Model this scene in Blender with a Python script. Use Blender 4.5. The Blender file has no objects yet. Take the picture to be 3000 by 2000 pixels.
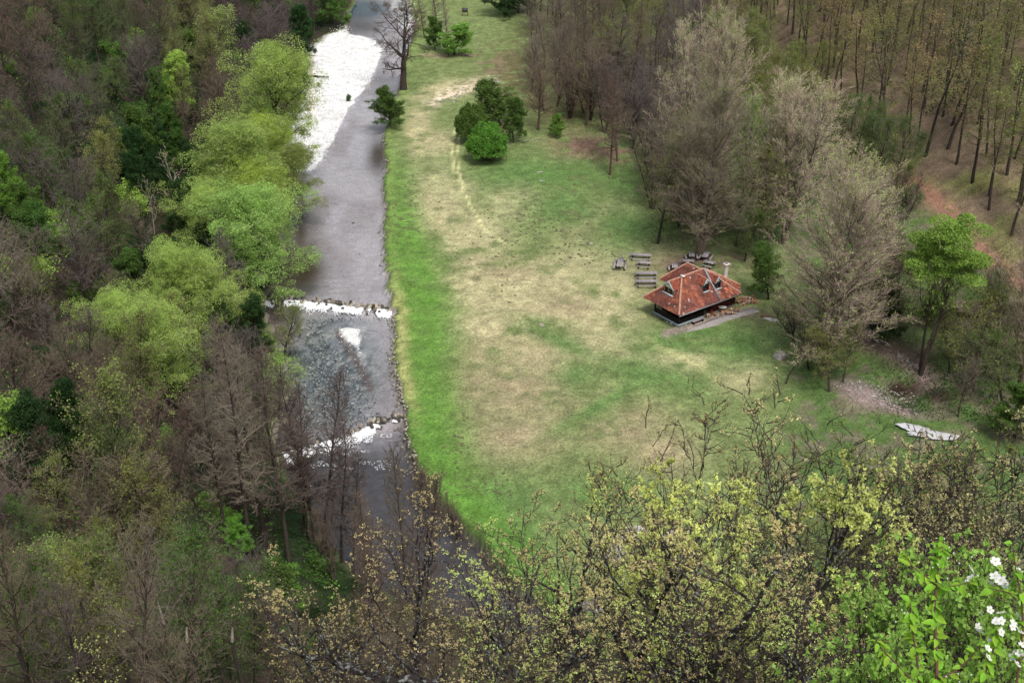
import bpy, math, random
import numpy as np
from mathutils import Vector, Matrix
R = math.radians
random.seed(7); rng = np.random.default_rng(7)
sc = bpy.context.scene
col = sc.collection
# ---------------------------------------------------------------- camera, sky, sun, exposure
PITCH = 27.8; CAM_H = 82.0
cam_d = bpy.data.cameras.new('camera'); cam = bpy.data.objects.new('camera', cam_d); col.objects.link(cam)
cam_d.lens = 50; cam_d.sensor_width = 36; cam_d.clip_end = 3000; cam_d.clip_start = 0.1
cam.location = (0, 0, CAM_H); cam.rotation_euler = (R(90 - PITCH), 0, 0)
sc.camera = cam
world = bpy.data.worlds.new('World'); sc.world = world; world.use_nodes = True
wn = world.node_tree.nodes; wl = world.node_tree.links; wn.clear()
SUN_EL, SUN_AZ = 58, 160          # azimuth measured from +Y towards +X
sky = wn.new('ShaderNodeTexSky'); sky.sky_type = 'NISHITA'; sky.sun_disc = False
sky.sun_elevation = R(SUN_EL); sky.sun_rotation = R(SUN_AZ); sky.dust_density = 4.0; sky.air_density = 1.2
hs = wn.new('ShaderNodeHueSaturation'); hs.inputs['Saturation'].default_value = 0.48
bgd = wn.new('ShaderNodeBackground'); bgd.inputs['Strength'].default_value = 0.12
wo = wn.new('ShaderNodeOutputWorld')
wl.new(sky.outputs[0], hs.inputs['Color']); wl.new(hs.outputs[0], bgd.inputs[0]); wl.new(bgd.outputs[0], wo.inputs[0])
sd = bpy.data.lights.new('sun', 'SUN'); sun = bpy.data.objects.new('sun', sd); col.objects.link(sun)
sd.energy = 1.5; sd.angle = R(12); sd.color = (1.0, 0.96, 0.9)
saz, sel = R(SUN_AZ), R(SUN_EL)
sdir = Vector((math.sin(saz) * math.cos(sel), math.cos(saz) * math.cos(sel), math.sin(sel)))
sun.rotation_euler = sdir.to_track_quat('Z', 'Y').to_euler()
sc.view_settings.view_transform = 'Standard'; sc.view_settings.look = 'None'
sc.view_settings.exposure = 0.58; sc.view_settings.gamma = 1
sc.view_settings.use_curve_mapping = False
sc.render.engine = 'CYCLES'
sc.cycles.max_bounces = 6; sc.cycles.diffuse_bounces = 2; sc.cycles.transparent_max_bounces = 12
# ---------------------------------------------------------------- survey helpers: photograph reading -> place on the terrain
th = R(PITCH); FPX = 4166.67 / 1.27551           # reading units: 2352 x 1568
FW = np.array([0, math.cos(th), -math.sin(th)]); UP = np.array([0, math.sin(th), math.cos(th)])
CAM = np.array([0, 0, CAM_H])
def ray(u, v):
    return FW + np.array([1., 0, 0]) * (u - 1176) / FPX + UP * (784 - v) / FPX
def flat(u, v, z=0.0):
    d = ray(u, v); return CAM + d * (z - CAM_H) / d[2]
def proj(x, y, z):
    dx, dy, dz = x, y, z - CAM_H
    dep = dy * FW[1] + dz * FW[2]
    dep = np.maximum(dep, 1e-3)
    return 1176 + FPX * dx / dep, 784 - FPX * (dy * UP[1] + dz * UP[2]) / dep
# ---------------------------------------------------------------- noise
def vnoise(x, y, seed=0):
    xi = np.floor(x).astype(np.int64); yi = np.floor(y).astype(np.int64)
    fx = x - xi; fy = y - yi; fx = fx * fx * (3 - 2 * fx); fy = fy * fy * (3 - 2 * fy)
    def h(a, b):
        n = (a * 374761393 + b * 668265263 + seed * 1442695041) & 0x7fffffff
        n = ((n ^ (n >> 13)) * 1274126177) & 0x7fffffff
        return ((n ^ (n >> 16)) & 0xffff) / 65535.0
    return (h(xi, yi) * (1 - fx) + h(xi + 1, yi) * fx) * (1 - fy) + (h(xi, yi + 1) * (1 - fx) + h(xi + 1, yi + 1) * fx) * fy
def fbm(x, y, seed=0, o=4):
    s = 0; a = .5; t = 0
    for i in range(o):
        s = s + a * vnoise(x, y, seed + i * 17); t += a; a *= .5; x = x * 2.03 + 11.3; y = y * 2.03 + 5.7
    return s / t
def sstep(a, b, x):
    t = np.clip((x - a) / (b - a), 0, 1); return t * t * (3 - 2 * t)
# ---------------------------------------------------------------- river and terrain
RB_PX = [(1330, 1440), (1240, 1375), (1150, 1300), (1100, 1240), (1040, 1175), (985, 1110), (955, 1060), (940, 1000), (936, 950), (915, 890),
         (907, 800), (908, 720), (897, 680), (888, 600), (884, 540), (890, 480), (884, 420), (890, 380), (883, 320), (893, 290),
         (905, 240), (918, 205), (930, 150), (945, 100), (958, 60), (945, 25), (935, 0)]
LB_PX = [(1100, 1440), (900, 1375), (800, 1300), (730, 1200), (660, 1100), (620, 1000), (640, 950), (650, 890), (640, 800), (610, 720), (600, 690), (650, 600),
         (640, 540), (640, 480), (650, 420), (655, 380), (660, 320), (680, 270), (712, 200), (716, 150), (714, 115), (752, 84), (790, 68), (798, 40), (812, 0)]
def poly_xy(L):
    P = np.array([flat(u, v, -0.2)[:2] for u, v in L]); o = np.argsort(P[:, 1]); return P[o]
RBP = poly_xy(RB_PX); LBP = poly_xy(LB_PX)
def right_bank(y):
    b = np.interp(y, RBP[:, 1], RBP[:, 0])
    return b + (fbm(y * .9, y * 0 + 3, 5, 3) - .5) * 1.1 + np.where(y > 325, (y - 325) * -.25, 0)
def left_bank(y):
    return np.interp(y, LBP[:, 1], LBP[:, 0]) + (fbm(y * .5, y * 0 + 9, 6, 3) - .5) * 2.0 + np.where(y > 325, (y - 325) * -.25, 0)
def seg_dist(x, y, P):
    d = np.full(np.shape(x), 1e9)
    for (ax, ay), (bx, by) in zip(P[:-1], P[1:]):
        vx, vy = bx - ax, by - ay; L2 = vx * vx + vy * vy
        t = np.clip(((x - ax) * vx + (y - ay) * vy) / L2, 0, 1)
        d = np.minimum(d, np.hypot(x - ax - t * vx, y - ay - t * vy))
    return d
def in_poly(x, y, P):
    ins = np.zeros(np.shape(x), bool); n = len(P)
    for i in range(n):
        x0, y0 = P[i]; x1, y1 = P[(i + 1) % n]
        c = ((y0 > y) != (y1 > y)) & (x < (x1 - x0) * (y - y0) / (y1 - y0 + 1e-12) + x0); ins ^= c
    return ins
def sd_poly(x, y, P):       # positive inside
    d = seg_dist(x, y, list(P) + [P[0]]); return np.where(in_poly(x, y, P), d, -d)
GB1 = np.array([flat(u, v, -.4)[:2] for u, v in [(640, 395), (700, 394), (724, 388), (760, 330), (800, 252), (850, 190), (876, 135), (880, 112), (868, 92), (830, 80), (800, 76),
       (795, 62), (775, 66), (765, 74), (735, 96), (708, 118), (712, 160), (705, 215), (670, 270), (640, 330)]])
GB2 = np.array([flat(u, v, -.4)[:2] for u, v in [(896, -30), (897, 20), (915, 60), (940, 75), (950, 50), (944, 20), (936, -30)]])
GB3 = np.array([flat(u, v, -.8)[:2] for u, v in [(772, 752), (800, 748), (826, 752), (832, 780), (834, 808), (838, 830), (826, 818), (806, 790), (786, 775)]])
W1 = [(600, 690), (650, 687), (700, 690), (760, 697), (820, 704), (870, 709), (912, 712)]
W2 = [(640, 1040), (700, 1025), (790, 1000), (830, 985), (860, 972), (900, 960), (942, 950)]
WP1 = np.array([flat(u, v, -.6)[:2] for u, v in W1]); WP2 = np.array([flat(u, v, -1.0)[:2] for u, v in W2])
def water_z(x, y):
    y1 = np.interp(x, WP1[:, 0], WP1[:, 1]); y2 = np.interp(x, WP2[:, 0], WP2[:, 1])
    return -1.35 + .42 * sstep(-1.6, 0, y - y2) + .40 * sstep(-1.6, 0, y - y1)
HR = np.array([(88., 95.), (80., 130.), (70., 175.), (61., 207.), (50., 255.), (42., 300.), (38., 400.)])
def hgt(x, y):
    x = np.asarray(x, float); y = np.asarray(y, float)
    rb = right_bank(y); lb = left_bank(y)
    z = (fbm(x * .06, y * .06, 1, 3) - .5) * .7 + (fbm(x * .5, y * .5, 2, 3) - .5) * .12
    # left hill
    dl = lb - x
    z = z + sstep(2, 30, dl) * 3 + .62 * np.maximum(dl - 9, 0) * (1 + .25 * (fbm(x * .025, y * .025, 3, 3) - .5))
    # right hill
    hx = np.interp(y, HR[:, 1], HR[:, 0]); dr = x - hx
    z = z + .55 * np.maximum(dr, 0) * (1 - .0 * dr)
    z = z + np.maximum(dr, 0) * .12 * (fbm(x * .03, y * .03, 8, 3) - .5)
    # far slope behind the woods at the top right
    z = z + np.maximum(y - (335 + .5 * np.maximum(20 - x, 0)), 0) * .25 * sstep(-5, 30, x)
    # river bed
    dist = np.minimum(x - lb, rb - x)
    inr = (dist > 0) & (y > 96)
    wz = water_z(x, y)
    bed = wz - .12 - .38 * sstep(0, 2.5, dist) + (fbm(x * .8, y * .8, 4, 3) - .5) * .16 - .9 * np.exp(-((x + 27) / 6.) ** 2 - ((y - 318) / 14.) ** 2)
    g = np.maximum(sd_poly(x, y, GB1), np.maximum(sd_poly(x, y, GB2), sd_poly(x, y, GB3) * 1.0)) + (fbm(x * .7, y * .7, 9, 2) - .5) * .9
    bed = bed + (.62 * sstep(-2.2, 1.2, g)) + .12 * sstep(1, 5, g)
    k = sstep(0, .55, dist) * sstep(96, 99, y)
    z = np.where(inr, z * (1 - k) + bed * k, z)
    # streamlet and pits right
    z = z - .8 * np.exp(-(seg_dist(x, y, STREAM) / 1.2) ** 2)
    for (cx, cy, rx, ry, a) in DENTS:
        z = z + a * np.exp(-((x - cx) / rx) ** 2 - ((y - cy) / ry) ** 2)
    # the wooded slope below the viewpoint
    near = np.interp(y, [-60, -2, .6, 3, 6, 12, 28, 60, 82, 93, 97], [86, 80.6, 80.3, 77.6, 72, 66, 53, 27.5, 9.5, 1.2, 0])
    near = near + (fbm(x * .09, y * .09, 12, 3) - .5) * 3 * sstep(97, 80, y) * sstep(5, 20, y)
    side = .15 * np.maximum(-x - 30, 0)
    z = np.where(y < 97, np.maximum(z * sstep(60, 97, y), near + side * sstep(97, 60, y)) , z)
    return z
STREAM = [tuple(flat(u, v)[:2]) for u, v in [(1690, 560), (1705, 592), (1722, 604), (1760, 640)]]
STREAM2 = [tuple(flat(u, v)[:2]) for u, v in [(1985, 765), (2060, 810), (2110, 850), (2150, 905)]]
def P2(u, v): return flat(u, v)[:2]
DENTS = []
for u, v, rx, ry, a in [(2075, 897, 2.6, 3.2, -2.4), (2150, 912, 2.5, 2.0, .8), (1995, 915, 4.0, 3.0, .9), (2240, 705, 4.0, 6.0, 1.6), (1400, 335, 6, 8, .7), (2130, 997, 3, 3, .3)]:
    c = P2(u, v); DENTS.append((c[0], c[1], rx, ry, a))
def h1(x, y): return float(hgt(np.array([x]), np.array([y]))[0])
def hit(u, v, off=0.0):
    d = ray(u, v); t = np.arange(8, 620, .5) / 1.0
    P = CAM[None] + d[None] * t[:, None]
    below = P[:, 2] < hgt(P[:, 0], P[:, 1]) + off
    i = int(np.argmax(below)) if below.any() else len(t) - 1
    return P[i, 0], P[i, 1]
# ---------------------------------------------------------------- materials
def mat(name, base=(.5, .5, .5), rough=.8, n_scale=None, n_amt=.3, col2=None, attr=None, bump=0, transl=0, rand=0, spec=.3, detail=5, rand_hue=0):
    m = bpy.data.materials.new(name); m.use_nodes = True; nt = m.node_tree; N = nt.nodes; L = nt.links
    b = N['Principled BSDF']; b.inputs['Roughness'].default_value = rough; b.inputs['Specular IOR Level'].default_value = spec
    src = None
    if attr:
        a = N.new('ShaderNodeAttribute'); a.attribute_name = attr; src = a.outputs['Color']
    else:
        c = N.new('ShaderNodeRGB'); c.outputs[0].default_value = (*base, 1); src = c.outputs[0]
    tc = N.new('ShaderNodeTexCoord')
    if n_scale:
        t = N.new('ShaderNodeTexNoise'); t.inputs['Scale'].default_value = n_scale; t.inputs['Detail'].default_value = detail
        L.new(tc.outputs['Object'], t.inputs['Vector'])
        if col2:
            mr = N.new('ShaderNodeMapRange'); mr.inputs[1].default_value = .38; mr.inputs[2].default_value = .62
            L.new(t.outputs['Fac'], mr.inputs[0])
            mx = N.new('ShaderNodeMix'); mx.data_type = 'RGBA'; mx.inputs['B'].default_value = (*col2, 1)
            L.new(mr.outputs[0], mx.inputs['Factor']); L.new(src, mx.inputs['A']); src = mx.outputs['Result']
        else:
            mr = N.new('ShaderNodeMapRange'); mr.inputs[1].default_value = .3; mr.inputs[2].default_value = .7
            mr.inputs[3].default_value = 1 - n_amt; mr.inputs[4].default_value = 1 + n_amt
            L.new(t.outputs['Fac'], mr.inputs[0])
            mm = N.new('ShaderNodeVectorMath'); mm.operation = 'SCALE'; L.new(src, mm.inputs[0]); L.new(mr.outputs[0], mm.inputs['Scale']); src = mm.outputs[0]
        if bump:
            bp = N.new('ShaderNodeBump'); bp.inputs['Strength'].default_value = bump; bp.inputs['Distance'].default_value = .30
            L.new(t.outputs['Fac'], bp.inputs['Height']); L.new(bp.outputs[0], b.inputs['Normal'])
    if rand:
        oi = N.new('ShaderNodeObjectInfo'); hsv = N.new('ShaderNodeHueSaturation')
        r1 = N.new('ShaderNodeMapRange'); r1.inputs[3].default_value = 1 - rand; r1.inputs[4].default_value = 1 + rand
        L.new(oi.outputs['Random'], r1.inputs[0]); L.new(r1.outputs[0], hsv.inputs['Value'])
        r2 = N.new('ShaderNodeMapRange'); r2.inputs[3].default_value = .5 - rand_hue; r2.inputs[4].default_value = .5 + rand_hue
        fr = N.new('ShaderNodeMath'); fr.operation = 'MULTIPLY'; fr.inputs[1].default_value = 7.31; f2 = N.new('ShaderNodeMath'); f2.operation = 'FRACT'
        L.new(oi.outputs['Random'], fr.inputs[0]); L.new(fr.outputs[0], f2.inputs[0]); L.new(f2.outputs[0], r2.inputs[0]); L.new(r2.outputs[0], hsv.inputs['Hue'])
        L.new(src, hsv.inputs['Color']); src = hsv.outputs[0]
    L.new(src, b.inputs['Base Color'])
    if transl:
        tr = N.new('ShaderNodeBsdfTranslucent'); L.new(src, tr.inputs['Color']); ms = N.new('ShaderNodeMixShader'); ms.inputs[0].default_value = transl
        L.new(b.outputs[0], ms.inputs[1]); L.new(tr.outputs[0], ms.inputs[2]); L.new(ms.outputs[0], N['Material Output'].inputs[0])
    return m
M = {}
M['bark'] = mat('bark', (.055, .042, .034), .95, 6, .35, rand=.25)
M['bark_grey'] = mat('bark_grey', (.15, .118, .095), .95, 6, .35)
M['bark_red'] = mat('bark_red', (.12, .075, .052), .95, 6, .35, rand=.2)
M['bark_pale'] = mat('bark_pale', (.36, .32, .26), .9, 5, .4, rand=.15)
M['bark_lichen'] = mat('bark_lichen', (.028, .022, .02), .95, 9, col2=(.22, .23, .22), detail=6, bump=.5)
for nd in M['bark_lichen'].node_tree.nodes:
    if nd.bl_idname == 'ShaderNodeMapRange': nd.inputs[1].default_value = .52; nd.inputs[2].default_value = .62
M['twig_purple'] = mat('twig_purple', (.115, .092, .085), .9, .25, .25, rand=.22, rand_hue=.02)
M['twig_grey'] = mat('twig_grey', (.17, .14, .108), .9, .25, .25, rand=.22, rand_hue=.02)
M['twig_brown'] = mat('twig_brown', (.13, .098, .072), .9, .25, .25, rand=.22, rand_hue=.02)
M['twig_pale'] = mat('twig_pale', (.42, .325, .26), .9, .25, .2, rand=.12)
M['twig_near'] = mat('twig_near', (.060, .045, .038), .9, 5, .3)
def leafm(n, c, rand=.18, hue=.015, amt=.3, tr=.35): M[n] = mat(n, c, .6, .8, amt, transl=tr, rand=rand, rand_hue=hue, spec=.2)
leafm('leaf_willow', (.36, .51, .13), rand=.14, amt=.42); leafm('leaf_yellow', (.43, .53, .09), rand=.08); leafm('leaf_bright', (.17, .34, .05)); leafm('leaf_olive', (.22, .26, .07))
leafm('leaf_mid', (.095, .175, .035)); leafm('leaf_dark', (.03, .075, .02)); leafm('leaf_tan', (.36, .28, .12)); leafm('leaf_fresh', (.28, .46, .09))
leafm('bud_tan', (.72, .64, .30), rand=.08); leafm('bud_green', (.70, .80, .26), rand=.08); leafm('leaf_cherry', (.30, .56, .05), rand=.15, tr=.45)
leafm('leaf_rust', (.30, .12, .05))
# ---------------------------------------------------------------- mesh helpers
def mk_mesh(name, V, groups, mats, attr=None, smooth=False):
    """groups: list of (faces array [n,k], material index)"""
    me = bpy.data.meshes.new(name); V = np.asarray(V, np.float32)
    me.vertices.add(len(V)); me.vertices.foreach_set('co', V.ravel())
    groups = [(np.asarray(f, np.int32), m) for f, m in groups if len(f)]
    nl = sum(f.size for f, m in groups); nf = sum(len(f) for f, m in groups)
    me.loops.add(nl); me.polygons.add(nf)
    me.loops.foreach_set('vertex_index', np.concatenate([f.ravel() for f, m in groups]))
    tot = np.concatenate([np.full(len(f), f.shape[1], np.int32) for f, m in groups])
    st = np.concatenate([[0], np.cumsum(tot)[:-1]]).astype(np.int32)
    me.polygons.foreach_set('loop_start', st)
    me.polygons.foreach_set('material_index', np.concatenate([np.full(len(f), m, np.int32) for f, m in groups]))
    if smooth: me.polygons.foreach_set('use_smooth', np.ones(nf, bool))
    if attr is not None:
        a = me.color_attributes.new('Col', 'FLOAT_COLOR', 'POINT'); c = np.ones((len(V), 4), np.float32); c[:, :np.shape(attr)[1]] = attr; a.data.foreach_set('color', c.ravel())
    me.update(calc_edges=True)
    for m in mats: me.materials.append(m)
    return me
def ob(name, me, parent=None, loc=None, rot=None, scale=None):
    o = bpy.data.objects.new(name, me); col.objects.link(o)
    if parent: o.parent = parent
    if loc is not None: o.location = loc
    if rot is not None: o.rotation_euler = rot
    if scale is not None: o.scale = scale if hasattr(scale, '__len__') else (scale,) * 3
    return o
def tag(o, label=None, cat=None, group=None, kind=None):
    if label: o['label'] = label
    if cat: o['category'] = cat
    if group: o['group'] = group
    if kind: o['kind'] = kind
    return o
def frames(D):
    D = D / np.maximum(np.linalg.norm(D, axis=1, keepdims=True), 1e-9)
    ref = np.where(np.abs(D[:, 2:3]) > .9, np.array([[1., 0, 0]]), np.array([[0, 0, 1.]]))
    A = np.cross(D, ref); A /= np.linalg.norm(A, axis=1, keepdims=True); B = np.cross(D, A); return A, B
class Geo:
    def __init__(s): s.V = []; s.G = []; s.n = 0
    def add(s, V, F, m=0): s.V.append(np.asarray(V, float).reshape(-1, 3)); s.G.append((np.asarray(F) + s.n, m)); s.n += len(s.V[-1])
    def tubes(s, P0, P1, r0, r1, k=4, m=0):
        if len(P0) == 0: return
        P0 = np.asarray(P0, float); P1 = np.asarray(P1, float); r0 = np.asarray(r0, float)[:, None]; r1 = np.asarray(r1, float)[:, None]
        A, B = frames(P1 - P0); N = len(P0); rings = []
        for i in range(k):
            a = 2 * math.pi * i / k; o = A * math.cos(a) + B * math.sin(a); rings.append(P0 + o * r0)
        for i in range(k):
            a = 2 * math.pi * i / k; o = A * math.cos(a) + B * math.sin(a); rings.append(P1 + o * r1)
        V = np.stack(rings, 1).reshape(-1, 3); b = (np.arange(N) * 2 * k)[:, None]
        F = [np.concatenate([b + i, b + (i + 1) % k, b + k + (i + 1) % k, b + k + i], 1) for i in range(k)]
        s.add(V, np.concatenate(F), m)
    def spikes(s, P0, P1, r0, m=0):
        if len(P0) == 0: return
        P0 = np.asarray(P0, float); P1 = np.asarray(P1, float); r0 = np.asarray(r0, float)[:, None]
        A, B = frames(P1 - P0); N = len(P0)
        V = np.stack([P0 + A * r0, P0 - .5 * A * r0 + .87 * B * r0, P0 - .5 * A * r0 - .87 * B * r0, P1], 1).reshape(-1, 3); b = (np.arange(N) * 4)[:, None]
        s.add(V, np.concatenate([b + np.array([[0, 1, 3]]), b + np.array([[1, 2, 3]]), b + np.array([[2, 0, 3]])]), m)
    def leaves(s, P, size, m=0, droop=0, quad=False, asp=.5):
        P = np.asarray(P, float); N = len(P)
        if N == 0: return
        D = rng.normal(size=(N, 3)); D[:, 2] -= droop; D /= np.linalg.norm(D, axis=1, keepdims=True); A, B = frames(D)
        t = rng.uniform(0, math.pi, (N, 1)); S = A * np.cos(t) + B * np.sin(t)
        sz = size * rng.uniform(.6, 1.4, (N, 1)); b = (np.arange(N) * (4 if quad else 3))[:, None]
        if quad:
            V = np.stack([P, P + D * sz * .5 + S * sz * asp * .5, P + D * sz, P + D * sz * .5 - S * sz * asp * .5], 1).reshape(-1, 3); s.add(V, b + np.array([[0, 1, 2, 3]]), m)
        else:
            V = np.stack([P - S * sz * asp * .5, P + S * sz * asp * .5, P + D * sz], 1).reshape(-1, 3); s.add(V, b + np.array([[0, 1, 2]]), m)
    def box(s, c, d, m=0, ax=None, bev=0):
        c = np.array(c, float); d = np.array(d, float) / 2; X, Y, Z = (np.eye(3) if ax is None else ax)
        V = [c + X * d[0] * i + Y * d[1] * j + Z * d[2] * k for k in (-1, 1) for j in (-1, 1) for i in (-1, 1)]
        s.add(V, np.array([[0, 2, 3, 1], [4, 5, 7, 6], [0, 1, 5, 4], [2, 6, 7, 3], [0, 4, 6, 2], [1, 3, 7, 5]]), m)
    def beam(s, a, b, w, h, m=0, upv=(0, 0, 1)):
        a = np.array(a, float); b = np.array(b, float); X = b - a; L = np.linalg.norm(X); X /= L; Y = np.cross(upv, X); Y /= np.linalg.norm(Y); Z = np.cross(X, Y)
        s.box((a + b) / 2, (L, w, h), m, (X, Y, Z))
    def mesh(s, name, mats, attr=None, smooth=False):
        return mk_mesh(name, np.concatenate(s.V), s.G, mats, attr, smooth)
# ---------------------------------------------------------------- ground sheet
xs = np.concatenate([np.arange(-330, -60, 6), np.arange(-60, -38, 1.2), np.arange(-38, 46, .42), np.arange(46, 92, 1.2), np.arange(92, 330, 6)])
ys = np.concatenate([np.arange(-60, 0, 5), np.arange(0, 96, 1.5), np.arange(96, 340, .62), np.arange(340, 720, 8)])
X, Y = np.meshgrid(xs, ys); Z = hgt(X, Y)
U, Vv = proj(X, Y, Z)
x, y = X, Y
rb = right_bank(y); lb = left_bank(y); dr_ = x - rb; wz = water_z(x, y)
n1 = fbm(x * .10, y * .10, 21, 4); n2 = fbm(x * .45, y * .45, 22, 4); n3 = fbm(x * 1.3, y * 1.3, 23, 2)
def c3(r, g, b): return np.array([r, g, b])[None, None, :]
green = c3(.125, .185, .058); tan = c3(.37, .34, .19); brown = c3(.30, .255, .15); vivid = c3(.10, .215, .035); dark = c3(.045, .10, .028)
def mixc(A, B, f): f = np.clip(f, 0, 1)[..., None]; return A * (1 - f) + B * f
def blob(u, v, ru, rv, soft=1.0, ang=0):
    du, dv = U - u, Vv - v; a = R(ang); p = du * math.cos(a) + dv * math.sin(a); q = -du * math.sin(a) + dv * math.cos(a)
    return np.exp(-((p / ru) ** 2 + (q / rv) ** 2) ** soft)
def pline(pts, w, P=None):
    return np.exp(-(seg_dist(U, Vv, pts) / w) ** 2)
C = np.broadcast_to(green, X.shape + (3,)).copy()
tanf = 0
for b in [(1010, 470, 60, 90), (1060, 600, 90, 70), (1090, 540, 80, 60), (1120, 660, 110, 60), (1000, 330, 40, 28), (1040, 420, 60, 30, 1, 20), (1250, 640, 140, 50), (1380, 600, 110, 40),
 (1240, 700, 200, 60), (1380, 700, 90, 80), (1150, 740, 120, 50), (1250, 830, 120, 40), (960, 300, 30, 60), (1180, 470, 60, 40), (1420, 640, 60, 60), (1390, 800, 70, 40),
          (1560, 830, 80, 30), (1000, 210, 60, 16, 1, -20), (1080, 200, 50, 14, 1, -15), (1700, 860, 60, 40)]:
    tanf = np.maximum(tanf, blob(*b))
brf = 0
for b in [(1200, 880, 150, 120), (1130, 830, 90, 60), (1280, 920, 110, 60), (1190, 1000, 110, 60), (1080, 900, 60, 90), (1440, 980, 110, 60), (1520, 1040, 90, 60), (1300, 700, 60, 30), (1350, 520, 90, 40), (1500, 600, 90, 50), (1400, 480, 100, 30), (1160, 615, 60, 30)]:
    brf = np.maximum(brf, blob(*b))
C = mixc(C, tan, tanf * 1.25 * sstep(.24, .52, n2 * .6 + n1 * .4) + .16)
C = mixc(C, brown, brf * 1.0 * sstep(.22, .55, n2 * .6 + n1 * .4))
grf = 0
for b in [(1500, 860, 160, 40, 1, 10), (1300, 790, 120, 20, 1, 25), (1380, 930, 150, 18, 1, -30), (1550, 790, 120, 30), (1250, 400, 220, 50), (1300, 480, 150, 60), (1430, 520, 110, 90), (1150, 1150, 120, 60), (1700, 800, 80, 60), (1400, 1130, 120, 40),
          (1330, 860, 60, 50), (1450, 410, 120, 60), (1560, 500, 60, 60), (1180, 1250, 80, 120), (1600, 760, 90, 20)]:
    grf = np.maximum(grf, blob(*b))
C = mixc(C, c3(.085, .175, .045), grf * .8 * sstep(.25, .6, n2 + .15))
strip = sstep(14.5, 8.5, dr_ * (1 + .12 * (n1 - .5)) + np.interp(Vv, [150, 330, 420, 620, 1000, 1300], [14, 9, 9.5, 8.3, 9.8, 9.5]) * 0 + np.interp(Vv, [150, 330, 420, 560, 700, 1000, 1300], [9, 10, 8.0, 4.6, 3.6, 5.6, 7.4])) * (dr_ > 0)
C = mixc(C, vivid, strip * np.interp(Vv, [200, 350, 560], [.3, .7, 1]) * (.75 + .5 * (n2 - .3)))
C = mixc(C, c3(.35, .35, .14), np.exp(-((dr_ - .8) / .8) ** 2) * np.interp(Vv, [600, 700, 900, 950], [.15, .9, .9, .2]) * (Vv < 980))
# bare and stony strip by the bend, tyre tracks, trodden yard behind the hut
C = mixc(C, c3(.62, .52, .38), pline([(990, 240), (1020, 220), (1060, 205), (1110, 190), (1140, 180)], 13) * sstep(.35, .6, n3 * .5 + n2 * .5))
C = mixc(C, c3(.52, .50, .26), (pline([(1043, 395), (1037, 330), (1055, 275), (1100, 235), (1150, 205)], 3.4) + pline([(1062, 440), (1054, 395), (1050, 330), (1068, 275), (1110, 240)], 2.2) + pline([(1054, 395), (1078, 470), (1115, 530), (1160, 560)], 2.4)) * .9)
C = mixc(C, c3(.52, .50, .24), (pline([(1440, 760), (1520, 800), (1640, 850), (1760, 900)], 9)) * .4 * sstep(.3, .7, n2))
C = mixc(C, c3(.16, .10, .085), np.maximum(blob(1640, 598, 85, 30), blob(1560, 612, 40, 20)) * 1.3 * sstep(.15, .5, n2))
C = mixc(C, c3(.05, .095, .03), np.maximum(blob(1690, 520, 110, 70, 2), blob(1560, 440, 90, 80, 2)) * .75)  # darker green behind the hut: shade under the trees put into the ground colour
C = mixc(C, c3(.20, .13, .095), np.maximum(blob(1350, 335, 90, 30), blob(1420, 355, 60, 24)) * 1.1 * sstep(.35, .6, n2))
C = mixc(C, c3(.24, .16, .13), np.maximum(blob(1140, 150, 40, 30), blob(1050, 128, 90, 6)) * sstep(.35, .65, n2))
C = mixc(C, c3(.27, .22, .19), (pline([(1530, 765), (1600, 745), (1660, 722), (1730, 716)], 9)) * 1.1)
C = mixc(C, c3(.10, .075, .05), blob(1760, 725, 60, 22) * .6)
# right side: grass with its shade painted into the green, stony gully, rubble
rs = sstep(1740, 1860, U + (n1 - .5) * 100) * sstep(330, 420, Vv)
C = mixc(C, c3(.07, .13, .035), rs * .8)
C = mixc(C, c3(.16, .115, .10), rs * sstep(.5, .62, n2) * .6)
C = mixc(C, c3(.19, .135, .125), (pline([(1985, 775), (2060, 815), (2110, 850), (2150, 900)], 20)) * 1.1)
C = mixc(C, c3(.035, .018, .015), np.maximum(blob(2075, 895, 42, 20, 2), blob(2160, 908, 40, 14, 2) * .8))
C = mixc(C, c3(.25, .19, .175), np.maximum(blob(1985, 905, 70, 26, 2, 22), blob(2050, 935, 70, 12, 2, 20)) * 1.0)
C = mixc(C, c3(.13, .27, .05), blob(2330, 685, 60, 14) * .9)
hx = np.interp(y, HR[:, 1], HR[:, 0]); hill = sstep(-6, 2, x - hx + (n1 - .5) * 10)
litter = mixc(np.broadcast_to(c3(.21, .155, .105), C.shape), np.broadcast_to(c3(.20, .20, .075), C.shape), sstep(.5, .7, n1 * .6 + n2 * .4))
C = C * (1 - hill[..., None]) + litter * hill[..., None]
C = mixc(C, c3(.34, .18, .125), pline([(2090, 415), (2150, 460), (2230, 550), (2300, 620), (2352, 650)], 17) * 1.2)
C = mixc(C, c3(.13, .085, .065), pline([(2100, 430), (2160, 485), (2240, 570), (2310, 640)], 4) * .7)
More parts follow.
